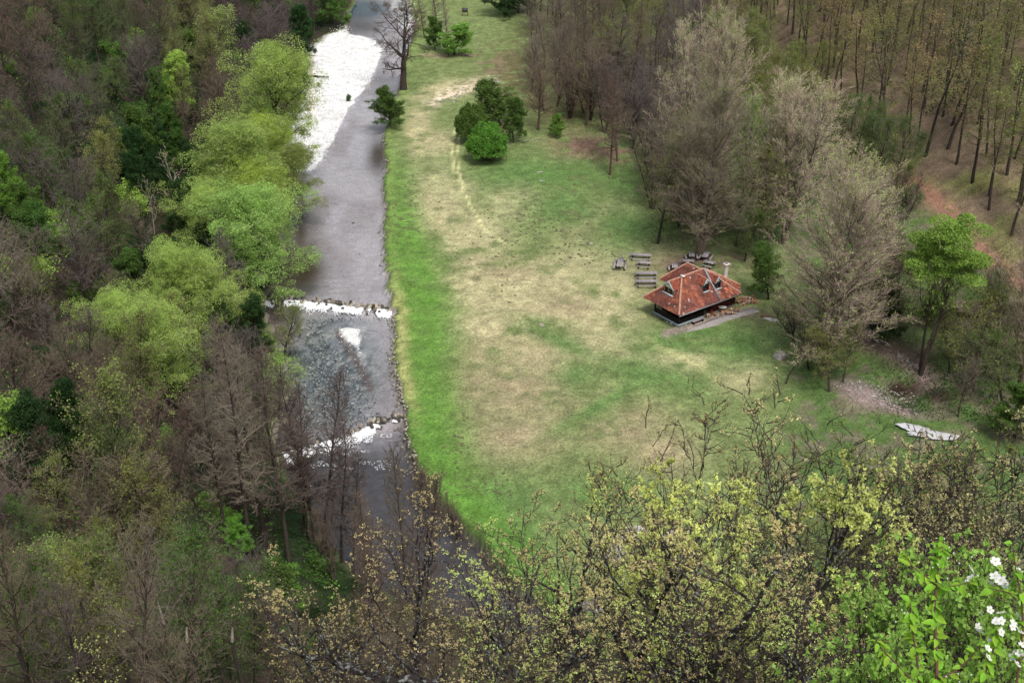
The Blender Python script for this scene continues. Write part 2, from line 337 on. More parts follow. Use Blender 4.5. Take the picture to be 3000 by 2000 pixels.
# top centre thicket ground, left hill, near slope
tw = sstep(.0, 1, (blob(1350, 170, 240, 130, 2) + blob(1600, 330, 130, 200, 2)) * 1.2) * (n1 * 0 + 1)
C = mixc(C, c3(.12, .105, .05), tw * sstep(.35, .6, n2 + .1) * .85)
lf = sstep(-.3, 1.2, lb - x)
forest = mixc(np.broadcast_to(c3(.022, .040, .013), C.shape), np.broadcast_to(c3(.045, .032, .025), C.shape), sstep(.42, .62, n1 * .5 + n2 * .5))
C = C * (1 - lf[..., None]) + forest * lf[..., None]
ns = sstep(101, 94, y + (n1 - .5) * 8)
nearc = mixc(np.broadcast_to(c3(.10, .075, .055), C.shape), np.broadcast_to(c3(.045, .08, .025), C.shape), sstep(.42, .6, n1 * .5 + n2 * .5))
C = C * (1 - ns[..., None]) + nearc * ns[..., None]
C = C * (.72 + .56 * n3)[..., None] * (.8 + .4 * n2)[..., None]
# river bed and gravel
dist = np.minimum(x - lb, rb - x); inr = sstep(-.1, .2, dist) * (y > 96)
g = np.maximum(sd_poly(x, y, GB1), np.maximum(sd_poly(x, y, GB2), sd_poly(x, y, GB3)))
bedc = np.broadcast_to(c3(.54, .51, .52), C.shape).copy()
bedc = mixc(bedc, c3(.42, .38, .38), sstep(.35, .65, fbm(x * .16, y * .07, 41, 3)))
bedc = mixc(bedc, c3(.62, .60, .64), sstep(.5, .7, fbm(x * .3, y * .1, 42, 3)) * .6)  # paler lavender streaks: sky sheen of the water put into the bed colour
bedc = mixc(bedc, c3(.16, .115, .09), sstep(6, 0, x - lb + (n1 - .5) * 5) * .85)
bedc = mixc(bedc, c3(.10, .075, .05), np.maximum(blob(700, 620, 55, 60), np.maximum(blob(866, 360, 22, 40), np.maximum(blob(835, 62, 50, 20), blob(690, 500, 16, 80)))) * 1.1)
bedc = mixc(bedc, c3(.02, .055, .07), blob(835, 22, 60, 24, 1.5) * 1.2)  # dark tree reflection on the top pool, painted into the bed
rap = sstep(.0, 1., blob(770, 850, 110, 130, 1.5)) * sstep(705, 740, Vv)
bedc = mixc(bedc, c3(.16, .21, .22), rap * .8)
bedc = mixc(bedc, c3(.55, .55, .50), rap * sstep(.55, .66, fbm(x * 1.6, y * 1.1, 31, 3)) * .9)
bedc = mixc(bedc, c3(.04, .07, .08), rap * sstep(.5, .38, fbm(x * 1.6, y * 1.1, 32, 3)) * .7)
bedc = mixc(bedc, c3(.15, .095, .075), pline([(778, 765), (800, 800), (830, 850), (850, 890)], 9) * 1.0)
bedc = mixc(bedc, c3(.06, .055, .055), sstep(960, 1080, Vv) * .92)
bedc = mixc(bedc, c3(.68, .68, .67), sstep(-.3, .5, g + (n2 - .5) * 1.5))
bedc = mixc(bedc, c3(.40, .38, .35), sstep(-.3, .5, g) * sstep(.56, .74, fbm(x * .22, y * .12, 71, 4)) * .25)
bedc = mixc(bedc, c3(.75, .60, .50), (blob(712, 235, 14, 40) + blob(716, 150, 8, 40)) * .6)
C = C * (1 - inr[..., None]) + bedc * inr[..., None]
# eroded bank face
C = mixc(C, c3(.06, .05, .035), np.exp(-((dr_ + .15) / .28) ** 2) * .9 * (y > 96))
nx, ny = len(xs), len(ys); idx = np.arange(nx * ny).reshape(ny, nx)
quads = np.stack([idx[:-1, :-1], idx[:-1, 1:], idx[1:, 1:], idx[1:, :-1]], -1).reshape(-1, 4)
def ground_mat():
    m = bpy.data.materials.new('ground'); m.use_nodes = True; N = m.node_tree.nodes; L = m.node_tree.links; b = N['Principled BSDF']
    b.inputs['Roughness'].default_value = .95; b.inputs['Specular IOR Level'].default_value = .1
    a = N.new('ShaderNodeAttribute'); a.attribute_name = 'Col'; tc = N.new('ShaderNodeTexCoord'); src = a.outputs['Color']
    for s, amt, lo, hi in ((3.5, .28, .35, .65), (11, .30, .35, .65), (.7, .15, .35, .65)):
        t = N.new('ShaderNodeTexNoise'); t.inputs['Scale'].default_value = s; t.inputs['Detail'].default_value = 4; L.new(tc.outputs['Object'], t.inputs['Vector'])
        mr = N.new('ShaderNodeMapRange'); mr.inputs[1].default_value = lo; mr.inputs[2].default_value = hi; mr.inputs[3].default_value = 1 - amt; mr.inputs[4].default_value = 1 + amt
        L.new(t.outputs['Fac'], mr.inputs[0]); mf = N.new('ShaderNodeMix'); mf.inputs[2].default_value = 1.0; L.new(a.outputs['Alpha'], mf.inputs[0]); L.new(mr.outputs[0], mf.inputs[3]); mm = N.new('ShaderNodeVectorMath'); mm.operation = 'SCALE'; L.new(src, mm.inputs[0]); L.new(mf.outputs[0], mm.inputs['Scale']); src = mm.outputs[0]
    bp = N.new('ShaderNodeBump'); bp.inputs['Strength'].default_value = .6; bp.inputs['Distance'].default_value = .15; L.new(t.outputs['Fac'], bp.inputs['Height'])
    L.new(src, b.inputs['Base Color']); return m
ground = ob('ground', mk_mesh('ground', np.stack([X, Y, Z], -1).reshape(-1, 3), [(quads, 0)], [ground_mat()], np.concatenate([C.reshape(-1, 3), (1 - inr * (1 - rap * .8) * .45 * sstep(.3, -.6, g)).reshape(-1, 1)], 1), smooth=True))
tag(ground, kind='structure')
# ---------------------------------------------------------------- water
def water_mat():
    m = bpy.data.materials.new('water'); m.use_nodes = True; N = m.node_tree.nodes; L = m.node_tree.links; N.remove(N['Principled BSDF'])
    tr = N.new('ShaderNodeBsdfTransparent'); tr.inputs[0].default_value = (.95, .96, .97, 1); gl = N.new('ShaderNodeBsdfGlossy'); gl.inputs['Roughness'].default_value = .12
    fr = N.new('ShaderNodeFresnel'); fr.inputs['IOR'].default_value = 1.7
    ms = N.new('ShaderNodeMixShader'); tc = N.new('ShaderNodeTexCoord')
    mp = N.new('ShaderNodeMapping'); mp.inputs['Scale'].default_value = (.8, 1.6, 1); L.new(tc.outputs['Object'], mp.inputs[0])
    t = N.new('ShaderNodeTexNoise'); t.inputs['Scale'].default_value = 1.0; t.inputs['Detail'].default_value = 5; t.inputs['Roughness'].default_value = .6; L.new(mp.outputs[0], t.inputs['Vector'])
    t2 = N.new('ShaderNodeTexNoise'); t2.inputs['Scale'].default_value = .09; L.new(tc.outputs['Object'], t2.inputs['Vector'])
    mr = N.new('ShaderNodeMapRange'); mr.inputs[1].default_value = .35; mr.inputs[2].default_value = .65; mr.inputs[3].default_value = .1; mr.inputs[4].default_value = .55; L.new(t2.outputs['Fac'], mr.inputs[0])
    bp = N.new('ShaderNodeBump'); bp.inputs['Distance'].default_value = .30; L.new(mr.outputs[0], bp.inputs['Strength']); L.new(t.outputs['Fac'], bp.inputs['Height'])
    L.new(bp.outputs[0], gl.inputs['Normal']); L.new(bp.outputs[0], fr.inputs['Normal'])
    L.new(fr.outputs[0], ms.inputs[0]); L.new(tr.outputs[0], ms.inputs[1]); L.new(gl.outputs[0], ms.inputs[2]); L.new(ms.outputs[0], N['Material Output'].inputs[0])
    return m
yy = np.arange(96.5, 380, .5); tt = np.linspace(0, 1, 60)
Yw = np.repeat(yy[:, None], 60, 1); Xw = left_bank(Yw) - .6 + (right_bank(Yw) + .5 - left_bank(Yw) + .6) * tt[None]
Zw = water_z(Xw, Yw); i2 = np.arange(Yw.size).reshape(Yw.shape)
water = ob('river_water', mk_mesh('river_water', np.stack([Xw, Yw, Zw], -1).reshape(-1, 3), [(np.stack([i2[:-1, :-1], i2[:-1, 1:], i2[1:, 1:], i2[1:, :-1]], -1).reshape(-1, 4), 0)], [water_mat()], smooth=True))
tag(water, kind='structure')
# ---------------------------------------------------------------- stones, weirs, foam
def stone_mesh(name, seed, mats, sub=2, squash=.7, rough=0):
    import bmesh
    bm = bmesh.new(); bmesh.ops.create_icosphere(bm, subdivisions=sub, radius=1); r = np.random.default_rng(seed); ph = r.uniform(0, 6, 6)
    for v in bm.verts:
        p = v.co; k = 1 + .22 * math.sin(p.x * 2.3 + ph[0]) * math.cos(p.y * 2.9 + ph[1]) + .15 * math.sin(p.z * 4 + ph[2] + p.x * 3) + r.uniform(-.06, .06)
        v.co = Vector((p.x * k, p.y * k * .85, p.z * k * squash))
    if rough:
        for v in bm.verts:
            a = math.atan2(v.co.y, v.co.x); f = 1 + rough * (float(vnoise(np.array([a * 1.9 + 7]), np.array([seed * 3.3]), seed)[0]) - .5) * 2 + rough * .6 * (float(vnoise(np.array([a * 5 + 20]), np.array([v.co.z * 3 + 9]), seed + 1)[0]) - .5) * 2; v.co.x *= f; v.co.y *= f; v.co.z *= 1 + rough * r.uniform(-.7, .7)
    me = bpy.data.meshes.new(name); bm.to_mesh(me); bm.free()
    for m in mats: me.materials.append(m)
    return me
M['stone'] = mat('stone', (.30, .27, .22), .9, 3, .4, bump=.4, rand=.45, rand_hue=.02)
M['stone_pale'] = mat('stone_pale', (.46, .44, .42), .9, 2.2, col2=(.25, .23, .21), bump=.6, rand=.1)
M['pebble'] = mat('pebble', (.72, .71, .70), .9, 2, .3)
M['foam'] = mat('foam', (.88, .90, .92), .7, 3, .08, bump=.5)
M['soil'] = mat('soil', (.10, .065, .05), .95, 2, .4, bump=.6)
M['leaf_wd'] = M['leaf_mid']
stones = [stone_mesh('stone', s, [M['stone']], 1) for s in range(4)]
M['stone_dark'] = mat('stone_dark', (.07, .065, .055), .7, 3, .4, rand=.3)
dstones = [stone_mesh('stone', s + 20, [M['stone_dark']], 1) for s in range(4)]
def weir(P, label, side, seed, dens=2.6, skip=None):
    r = np.random.default_rng(seed); root = ob('stone_weir', None, loc=(P[0][0], P[0][1], -1)); tag(root, label, 'weir')
    d = np.r_[0, np.cumsum(np.hypot(*np.diff(P, axis=0).T))]; n = int(d[-1] * dens)
    for i in range(n):
        s = r.uniform(0, d[-1]); a = np.interp(s, d, P[:, 0]); b = np.interp(s, d, P[:, 1]) + r.normal(0, .35)
        f = s / d[-1]
        if skip and r.random() < skip(f): continue
        sz = r.uniform(.17, .40)
        z = float(water_z(np.array([a]), np.array([b]))[0]) + r.uniform(.0, .16)
        o = ob('stone', (stones + dstones)[r.integers(0, 8)], root, (a - P[0][0], b - P[0][1], z + 1), (r.uniform(0, 6), r.uniform(0, 6), r.uniform(0, 6)), sz)
    return root
weir(WP1, 'upper low weir of loose stones across the river below the calm pool', 1, 3, 11, lambda f: .55 - .55 * f)
weir(WP2, 'lower low weir of dark stones across the river, below the gravel islet', 1, 4, 8, lambda f: .35)
def foam(P, label, seed, f0, f1, length):
    r = np.random.default_rng(seed); d = np.r_[0, np.cumsum(np.hypot(*np.diff(P, axis=0).T))]; V = []; F = []; n = 0
    N = 4200
    s = r.uniform(f0, f1, N) * d[-1]; dy = r.exponential(.42, N) * length * (.35 + vnoise(s * .6, s * 0, seed) * 1.3)
    a = np.interp(s, d, P[:, 0]) + r.normal(0, .1, N); b = np.interp(s, d, P[:, 1]) - dy - .38
    z = water_z(a, b) + .03 + .05 * r.random(N) * np.exp(-dy)
    g = Geo()
    for k in range(N):
        if vnoise(np.array([s[k] * .85]), np.array([3.]), seed + 40)[0] * .8 + vnoise(np.array([s[k] * 3.1]), np.array([7.]), seed + 41)[0] * .3 < .34 + .10 * dy[k]: continue
        fz = math.exp(-dy[k] * .8); w = r.uniform(.03, .11) * (.4 + fz); l = r.uniform(.08, .30) * (.4 + fz); t = np.linspace(0, 2 * math.pi, 7)[:-1] + r.uniform(0, 1); rr = r.uniform(.6, 1.2, 6)
        px = a[k] + np.cos(t) * w * rr; py = b[k] + np.sin(t) * l * rr; V = np.stack([np.r_[px, a[k]], np.r_[py, b[k]], np.r_[np.full(6, z[k] - .03), z[k] + .05]], 1)
        V[:6, 2] = np.minimum(V[:6, 2], water_z(V[:6, 0], V[:6, 1]) + .01)
        g.add(V, np.array([[i, (i + 1) % 6, 6] for i in range(6)]))
    tag(ob('foam', g.mesh('foam', [M['foam']])), label, 'foam', kind='stuff')
foam(WP1, 'white water tumbling below the upper stone weir', 5, .0, .80, .95)
foam(WP1, 'small white chutes near the meadow end of the upper weir', 15, .84, .95, .6)
foam(WP2, 'white water tumbling below the lower stone weir', 6, .0, 1, 1.7)
# white streaks further downstream
g = Geo(); r = np.random.default_rng(3)
for k in range(4000):
    u, v = r.uniform(690, 900), r.uniform(990, 1050) if k % 3 else r.uniform(1050, 1140); p = flat(u, v, -1.3); t = np.linspace(0, 2 * math.pi, 6)[:-1]
    if vnoise(np.array([p[0] * .5]), np.array([p[1] * .9]), 3)[0] < .66: continue
    w = r.uniform(.02, .06); g.add(np.c_[p[0] + np.cos(t) * w * 1.6, p[1] + np.sin(t) * w, np.full(5, -1.315)], np.array([[0, 1, 2, 3, 4]]))
tag(ob('foam', g.mesh('foam', [M['foam']])), 'flecks of white water on the dark lower river behind the bare alders', 'foam', kind='stuff')
lb1_ = lambda q: float(left_bank(np.array([q]))[0])
rb1_ = lambda q: float(right_bank(np.array([q]))[0])
# stones along the meadow bank
g = Geo(); r = np.random.default_rng(8)
root_me = stones
def stuff_stones(name, pts, sizes, matl, label, cat, sub=1):
    src = stone_mesh('tmp', 5, [matl], 1); v0 = np.array([v.co for v in src.vertices]); f0 = np.array([p.vertices for p in src.polygons])
    g = Geo()
    for p, s in zip(pts, sizes):
        a = rng.uniform(0, 6.28); c, s_ = math.cos(a), math.sin(a); Rm = np.array([[c, -s_, 0], [s_, c, 0], [0, 0, 1]]); v = v0 * (s * rng.uniform(.7, 1.3, 3)) @ Rm.T
        g.add(v + p, f0)
    return tag(ob(name, g.mesh(name, [matl])), label, cat, kind='stuff')
pts = []; sz = []
for k in range(420):
    v = r.uniform(715, 1100) if r.random() < .85 else r.uniform(300, 700); yb = flat(900, v)[1]; xb = float(right_bank(np.array([yb]))[0]) - abs(r.normal(.1, .45))
    pts.append((xb, yb, h1(xb, yb) + .08)); sz.append(r.uniform(.07, .24))
stuff_stones('bank_stone', pts, sz, M['stone'], 'loose grey and tan stones along the foot of the meadow bank', 'stones')
pts = []; sz = []
gx = r.uniform(-45, -5, 16000); gy = r.uniform(120, 330, 16000); gg = np.maximum(sd_poly(gx, gy, GB1), np.maximum(sd_poly(gx, gy, GB2), sd_poly(gx, gy, GB3)))
gz = hgt(gx, gy); k_ = np.where((gg > -1.0))[0][:3800]
stuff_stones('pebble', np.c_[gx, gy, gz + .01][k_], r.uniform(.05, .15, len(k_)), M['pebble'], 'pale pebbles strewn over the white gravel bars', 'pebbles')
for (mm, lab, n_, zo) in (('grey_cobble', 'pale cobbles showing through the shallow rapids between the weirs', 900, .10), ('dark_cobble', 'dark wet cobbles in the shallow rapids between the weirs', 700, .07)):
    M[mm] = mat(mm, (.09, .12, .125) if mm == 'dark_cobble' else (.50, .50, .47), .6, 3, .4)
    pts = []; sz = []
    while len(pts) < n_:
        u, v = r.normal(765, 60), r.uniform(728, 985); p = flat(u, v, -.9)
        if p[0] < lb1_(p[1]) + .5 or p[0] > rb1_(p[1]) - 3 or sd_poly(np.array([p[0]]), np.array([p[1]]), GB3)[0] > -2.0 or fbm(np.array([p[0] * .25]), np.array([p[1] * .15]), 61, 2)[0] < .38: continue
        pts.append((p[0], p[1], float(water_z(np.array([p[0]]), np.array([p[1]]))[0]) - zo)); sz.append(r.uniform(.06, .16))
    stuff_stones('cobble', pts, sz, M[mm], lab, 'cobbles')
# rubble, pale stones in grass
pts = []; sz = []
for k in range(420):
    t = r.random(); u, v = (1935 + 160 * t + r.normal(0, 16), 885 + 50 * t + r.normal(0, 13)); p = hit(u, v); pts.append((*p, h1(*p) + .05)); sz.append(r.uniform(.04, .15))
stuff_stones('rubble', pts, sz, M['stone_pale'], 'pale rubble on the spoil heap beside the dug pit', 'rubble')
pts = []; sz = []
for k in range(140):
    t = r.random(); u, v = (1000 + 140 * t + r.normal(0, 8), 238 - 52 * t + r.normal(0, 5)) if k < 90 else (2060 + 60 * t, 815 + 40 * t + r.normal(0, 6)); p = hit(u, v); pts.append((*p, h1(*p) + .03)); sz.append(r.uniform(.08, .26))
stuff_stones('rubble', pts, sz, M['stone_pale'], 'pale stones strewn along the worn strip by the river bend', 'rubble')
M['dirt_clod'] = mat('dirt_clod', (.135, .14, .07), .95, 3, .35)
pts = []; sz = []
for (cu, cv, su, sv, n) in [(1250, 500, 70, 30, 150), (1180, 560, 110, 30, 60), (925, 500, 26, 26, 45), (928, 530, 26, 8, 22), (1330, 560, 40, 14, 40), (1360, 585, 34, 8, 30), (1250, 420, 60, 20, 18), (1170, 650, 10, 30, 12), (1135, 1120, 35, 20, 26), (1050, 1050, 14, 70, 30), (1300, 420, 80, 40, 25), (1700, 800, 60, 30, 14), (960, 450, 40, 40, 25)]:
    for k in range(n):
        p = flat(r.normal(cu, su), r.normal(cv, sv)); pts.append((p[0], p[1], h1(p[0], p[1]) + .0)); sz.append(r.uniform(.10, .27))
mh = stuff_stones('molehill', [(a, b, c) for a, b, c in pts], sz, M['dirt_clod'], 'low dark molehills dotted over the meadow', 'molehills')
M['slab'] = mat('slab_rock', (.54, .54, .56), .9, 1.5, col2=(.42, .41, .42), bump=.5)

def boulder(u, v, s, label, sq=.7, m='stone_pale', seed=1, rot=0, off=0.0, cat='rock', name='rock'):
    p = hit(u, v); me = stone_mesh(name, seed, [M[m]], 3, sq, .22 if m == 'slab' else .25 if s is not None and hasattr(s, '__len__') else 0); sc3 = s if hasattr(s, '__len__') else (s, s, s)
    return tag(ob(name, me, loc=(p[0], p[1], h1(*p) + off), rot=(0, 0, R(rot)), scale=sc3), label, cat)
boulder(1425, 1268, (1.0, 3.4, 1.3), 'long pale limestone outcrop rising behind the budding oak branches at the meadow foot', .8, seed=11, rot=-20)
boulder(1462, 1232, (1.3, 1.2, 1.0), 'pale rounded outcrop with a dark hollow just above the long one', .8, seed=12)
boulder(1365, 1395, (1.2, 1.1, .8), 'pale bedrock showing between oak branches lower on the slope', .7, seed=13)
boulder(1545, 1235, (1.0, .9, .7), 'small pale rock behind the oaks to the right of the outcrop', .7, seed=14)
boulder(2098, 988, (1.7, .8, .3), 'flat pale slab of rock lying on the shaded grass, far end', .5, m='slab', seed=15, rot=-14, off=.15)
boulder(2143, 1004, (2.7, 1.0, .3), 'long flat white slab lying on the shaded grass below the spoil heap', .5, m='slab', seed=16, rot=-16, off=.15)
boulder(1792, 822, (.8, .7, .9), 'single pale boulder at the meadow edge under the great bare poplar', .8, seed=17)
boulder(1244, 750, .32, 'small grey rock alone in the middle of the meadow', .8, m='stone', seed=18)
boulder(1775, 737, (1.1, .5, .22), 'pale flat stone on the path beyond the hut corner', .5, seed=19, rot=-20)
boulder(1758, 728, (.7, .4, .3), 'rust brown lump of wood or rock beside the path beyond the hut', .6, m='bark_red', seed=20, rot=25, cat='stump', name='stump')
boulder(1240, 396, (.45, .3, .2), 'small white heap lying on the far meadow, upper of two', .7, m='stone_pale', seed=21)
boulder(1243, 416, (.4, .25, .12), 'small white heap lying on the far meadow, lower of two', .7, m='stone_pale', seed=22)
boulder(1357, 562, (.35, .3, .18), 'small white heap in the grass left of the picnic tables', .7, m='stone_pale', seed=23)
boulder(2075, 600, (2.0, .7, .3), 'pale flat slab on the valley floor behind the bright green tree', .6, seed=24, rot=0, off=.3)
boulder(2240, 712, (3.6, 2.2, 1.6), 'overgrown brown bramble mound at the foot of the forest track', .6, m='twig_brown', seed=25, cat='mound', name='bramble_mound')
# ---------------------------------------------------------------- the hut
M['tile'] = mat('roof_tile', attr='Col', rough=.85, n_scale=1.1, n_amt=.3, spec=.2)
M['wood_dark'] = mat('wood_dark', (.018, .013, .012), .8, 4, .4)
M['wood_red'] = mat('wood_red', (.115, .022, .016), .8, 4, .3)
M['blue_white'] = mat('blue_white', (.40, .53, .58), .6, 3, .12)
M['white_p'] = mat('white_paint', (.72, .72, .70), .6, 3, .12)
M['cream'] = mat('cream', (.62, .60, .47), .7, 3, .15)
M['flash'] = mat('zinc', (.36, .36, .40), .45, 2, .2); M['flash'].node_tree.nodes['Principled BSDF'].inputs['Metallic'].default_value = .3
M['ridge'] = mat('ridge_tile', (.46, .26, .19), .85, 3, .35)
M['plaster'] = mat('chimney_plaster', (.60, .57, .52), .9, 2.5, .2, bump=.3)
M['glass'] = mat('window_glass', (.012, .012, .015), .15, spec=.6)
M['wood_grey'] = mat('weathered_wood', (.30, .27, .28), .85, 5, .25, rand=.12)
M['wood_pale'] = mat('pale_wood', (.52, .46, .40), .85, 5, .2)
M['wood_log'] = mat('log_wood', (.30, .17, .10), .9, 5, .35, rand=.3)
M['sign_wood'] = mat('sign_wood', (.20, .075, .04), .8, 5, .2)
M['sign_panel'] = mat('sign_panel', (.05, .07, .085), .5, 6, .5)
M['orange'] = mat('terracotta', (.50, .16, .07), .8, 4, .3)
M['concrete'] = mat('concrete_path', (.31, .28, .265), .9, 3, .25, bump=.3)
HX, HY = 20.767, 157.919; hb = h1(24, 162)
hut = ob('mountain_hut', None, loc=(HX, HY, hb), rot=(0, 0, math.atan2(.6, .8)))
tag(hut, 'dark wooden hut under a red tiled hipped roof with three dormers at the meadow edge', 'hut')
EZ, RZ = 2.3, 5.45
Lc, Fc, Rc, RBc, RCc, RDc = [np.array(p) for p in ((0, 6.76, EZ), (0, 0, EZ), (10.74, 0, EZ), (12.45, 1.9, EZ), (12.45, 4.9, EZ), (10.74, 6.76, EZ))]
Ac = np.array((3.38, 3.38, RZ)); Bc = np.array((7.15, 3.38, RZ + .05))
planes = [(Fc, Rc, Bc, Ac), (Lc, Fc, Ac), (Rc, RBc, Bc), (RBc, RCc, Bc), (RCc, RDc, Bc), (RDc, Lc, Ac, Bc)]
# annex roof behind the ridge
A1 = np.array((6.7, 3.3, RZ + .05)); A2 = np.array((6.7, 5.9, RZ + .05)); aL = np.array((4.3, 8.4, 3.0)); aR = np.array((9.1, 8.4, 3.0)); aLf = np.array((4.3, 5.8, 3.0)); aRf = np.array((9.1, 5.8, 3.0))
planes2 = [(aL, aLf, A1, A2), (aRf, aR, A2, A1), (aR, aL, A2)]
tg = Geo(); tcol = []; deck = Geo(); r = np.random.default_rng(12)
def tile_plane(P, excl=()):
    P = [np.array(p, float) for p in P]; E = P[1] - P[0]; E /= np.linalg.norm(E); Nn = np.cross(P[1] - P[0], P[-1] - P[0]); Nn /= np.linalg.norm(Nn)
    if Nn[2] < 0: Nn = -Nn
    S = np.cross(Nn, E); S = S if S[2] > 0 else -S; P2d = np.array([((p - P[0]) @ E, (p - P[0]) @ S) for p in P])
    deck.add(np.array([p - Nn * .06 for p in P] + [p - Nn * .14 for p in P]), np.array([list(range(4))]) if len(P) == 4 else np.array([[0, 1, 2]]))
    k = len(P); deck.add(np.array([p - Nn * .14 for p in P]), np.array([list(range(k))[::-1]]))
    mx = P2d.max(0); mn = P2d.min(0); rows = int(mx[1] / .24) + 1
    for j in range(rows):
        cnt = int((mx[0] - mn[0]) / .20) + 2
        for i in range(cnt):
            cx = mn[0] + (i + .5 * (j % 2)) * .20; cy = j * .24 + .1
            if not in_poly(np.array([cx]), np.array([cy]), P2d)[0]: continue
            o = P[0] + E * cx + S * cy; lift = r.uniform(0, .015); w = .096; l = .15
            a = o - E * w - S * l + Nn * (.045 + lift); b = o + E * w - S * l + Nn * (.045 + lift); c = o + E * w + S * l + Nn * .0; d = o - E * w + S * l; 
            bot = Nn * .04; V = [a, b, c, d, a - bot, b - bot, (a + b) / 2 + Nn * .022, (c + d) / 2 + Nn * .022]
            tg.add(V, np.array([[0, 6, 7, 3], [6, 1, 2, 7]])); tg.G.append((np.array([[0, 4, 6], [4, 5, 6], [6, 5, 1]]) + tg.n - 8, 0))
            n_ = vnoise(np.array([o[0] * .8 + 5]), np.array([(o[1] + o[2] * 2) * .45]), 77)[0]; n2_ = vnoise(np.array([o[0] * 1.7]), np.array([o[1] * .35 + o[2]]), 78)[0]
            base = np.array((.31, .100, .062)) * (1 - n_) + np.array((.17, .075, .068)) * n_
            if n2_ > .62: base = base * .6 + np.array((.55, .20, .11)) * .4
            if o[0] > 8.6 and r.random() < .35: base = np.array((.60, .20, .11)) * r.uniform(.8, 1.15)
            if r.random() < .012: base = np.array((.55, .45, .40))
            tcol.append(np.repeat((base * r.uniform(.72, 1.3))[None], 8, 0))
for P in planes + planes2: tile_plane(P)
t_ = ob('roof_tiles', tg.mesh('roof_tiles', [M['tile']], np.concatenate(tcol)), hut); tag(t_, kind='stuff')
ob('roof', deck.mesh('roof_deck', [M['wood_dark']]), hut)
g = Geo()
def ridge_run(a, b, w=.13):
    a = np.array(a, float); b = np.array(b, float); L = np.linalg.norm(b - a); n = int(L / .38); D = (b - a) / L
    for i in range(n):
        p = a + D * L * i / n; q = a + D * L * (i + 1.08) / n; g.tubes([p + [0, 0, .04]], [q + [0, 0, .02]], [w * 1.08], [w * .92], 8)
for a, b in ((Ac, Bc), (Fc, Ac), (Lc, Ac), (Rc, Bc), (RBc, Bc), (RCc, Bc), (RDc, Bc), (A1, A2), (A2, aL), (A2, aR)): ridge_run(a, b)
ob('ridge_tiles', g.mesh('ridge_tiles', [M['ridge']]), hut)
g = Geo(); fa = Bc + [0, -.1, .10]; fbm_ = np.array((7.15, -.06, EZ + .02)); g.beam(fa, fbm_ + [0.0, 0, .10], .26, .07); ob('valley_flashing', g.mesh('valley_flashing', [M['flash']]), hut)
g = Geo(); g.box(Ac + [0.0, -.15, .17], (.34, .62, .10)); ob('ridge_cap', g.mesh('ridge_cap', [M['white_p']]), hut)
# walls: open verandah front left, red boarded room at right
WO = 1.05; wx1 = 11.0; wy1 = 5.7
g = Geo(); g.box(((WO + 1.0 + wx1) / 2 - .2, 3.9, 1.2), (wx1 - WO - 2.0, 3.4, 2.4)); ob('inner_wall', g.mesh('inner_wall', [M['wood_dark']]), hut)
g = Geo()
for px, py in ((WO + .1, WO + .1), (WO + .1, 3.3), (WO + .1, wy1 - .1), (3.2, WO + .1), (5.3, WO + .1)):
    g = Geo(); g.box((px, py, 1.25), (.16, .16, 2.5)); ob('post', g.mesh('post', [M['wood_dark']]), hut)
g = Geo(); g.box((WO + .12, 3.4, .62), (.08, 4.6, .6)); g.box((3.2, WO + .12, .62), (4.2, .08, .6)); ob('railing_boards', g.mesh('railing_boards', [M['wood_dark']]), hut)
g = Geo(); g.box((WO - .02, (WO + wy1) / 2, .22), (.2, wy1 - WO + .2, .16)); g.box((WO + 2.15, WO - .02, .22), (4.1, .2, .16)); ob('plinth_beam', g.mesh('plinth_beam', [M['blue_white']]), hut)
g = Geo(); g.box(((WO + wx1) / 2, (WO + wy1) / 2, .07), (wx1 - WO - .1, wy1 - WO - .1, .16)); ob('floor_slab', g.mesh('floor_slab', [M['concrete']]), hut)
for i in range(11):
    g = Geo(); g.box((7.0 + (wx1 - 7.0) / 2, WO + .28 + .02 * (i % 2), .25 + i * .2), (wx1 - 7.0, .08, .19)); ob('wall_board', g.mesh('wall_board', [M['wood_red']]), hut)
g = Geo(); g.box((wx1 - .04, 3.3, 1.3), (.08, 4.2, 2.3)); g.box((7.0, 2.2, 1.3), (.08, 1.9, 2.3)); ob('side_wall', g.mesh('side_wall', [M['wood_red']]), hut)
g = Geo(); g.box((8.9, WO + .2, 1.5), (1.1, .06, .7)); w = ob('window', g.mesh('window', [M['wood_dark']]), hut); g = Geo(); g.box((8.9, WO + .155, 1.5), (.9, .02, .5)); ob('pane', g.mesh('pane', [M['glass']]), w)
g = Geo(); g.box((5.3, -.05, EZ - .12), (10.5, .05, .14)); ob('gutter', g.mesh('gutter', [M['flash']]), hut)
# stones under the verandah edge
for i in range(16):
    t = i / 8; p = (WO - .25 + rng.uniform(-.15, .1), WO + (wy1 - WO) * (1 - t), .05) if t < 1 else (WO + (t - 1) * 4.2, WO - .3 + rng.uniform(-.15, .1), .05)
    ob('foundation_stone', stones[i % 4], hut, p, (0, 0, i), rng.uniform(.14, .26))
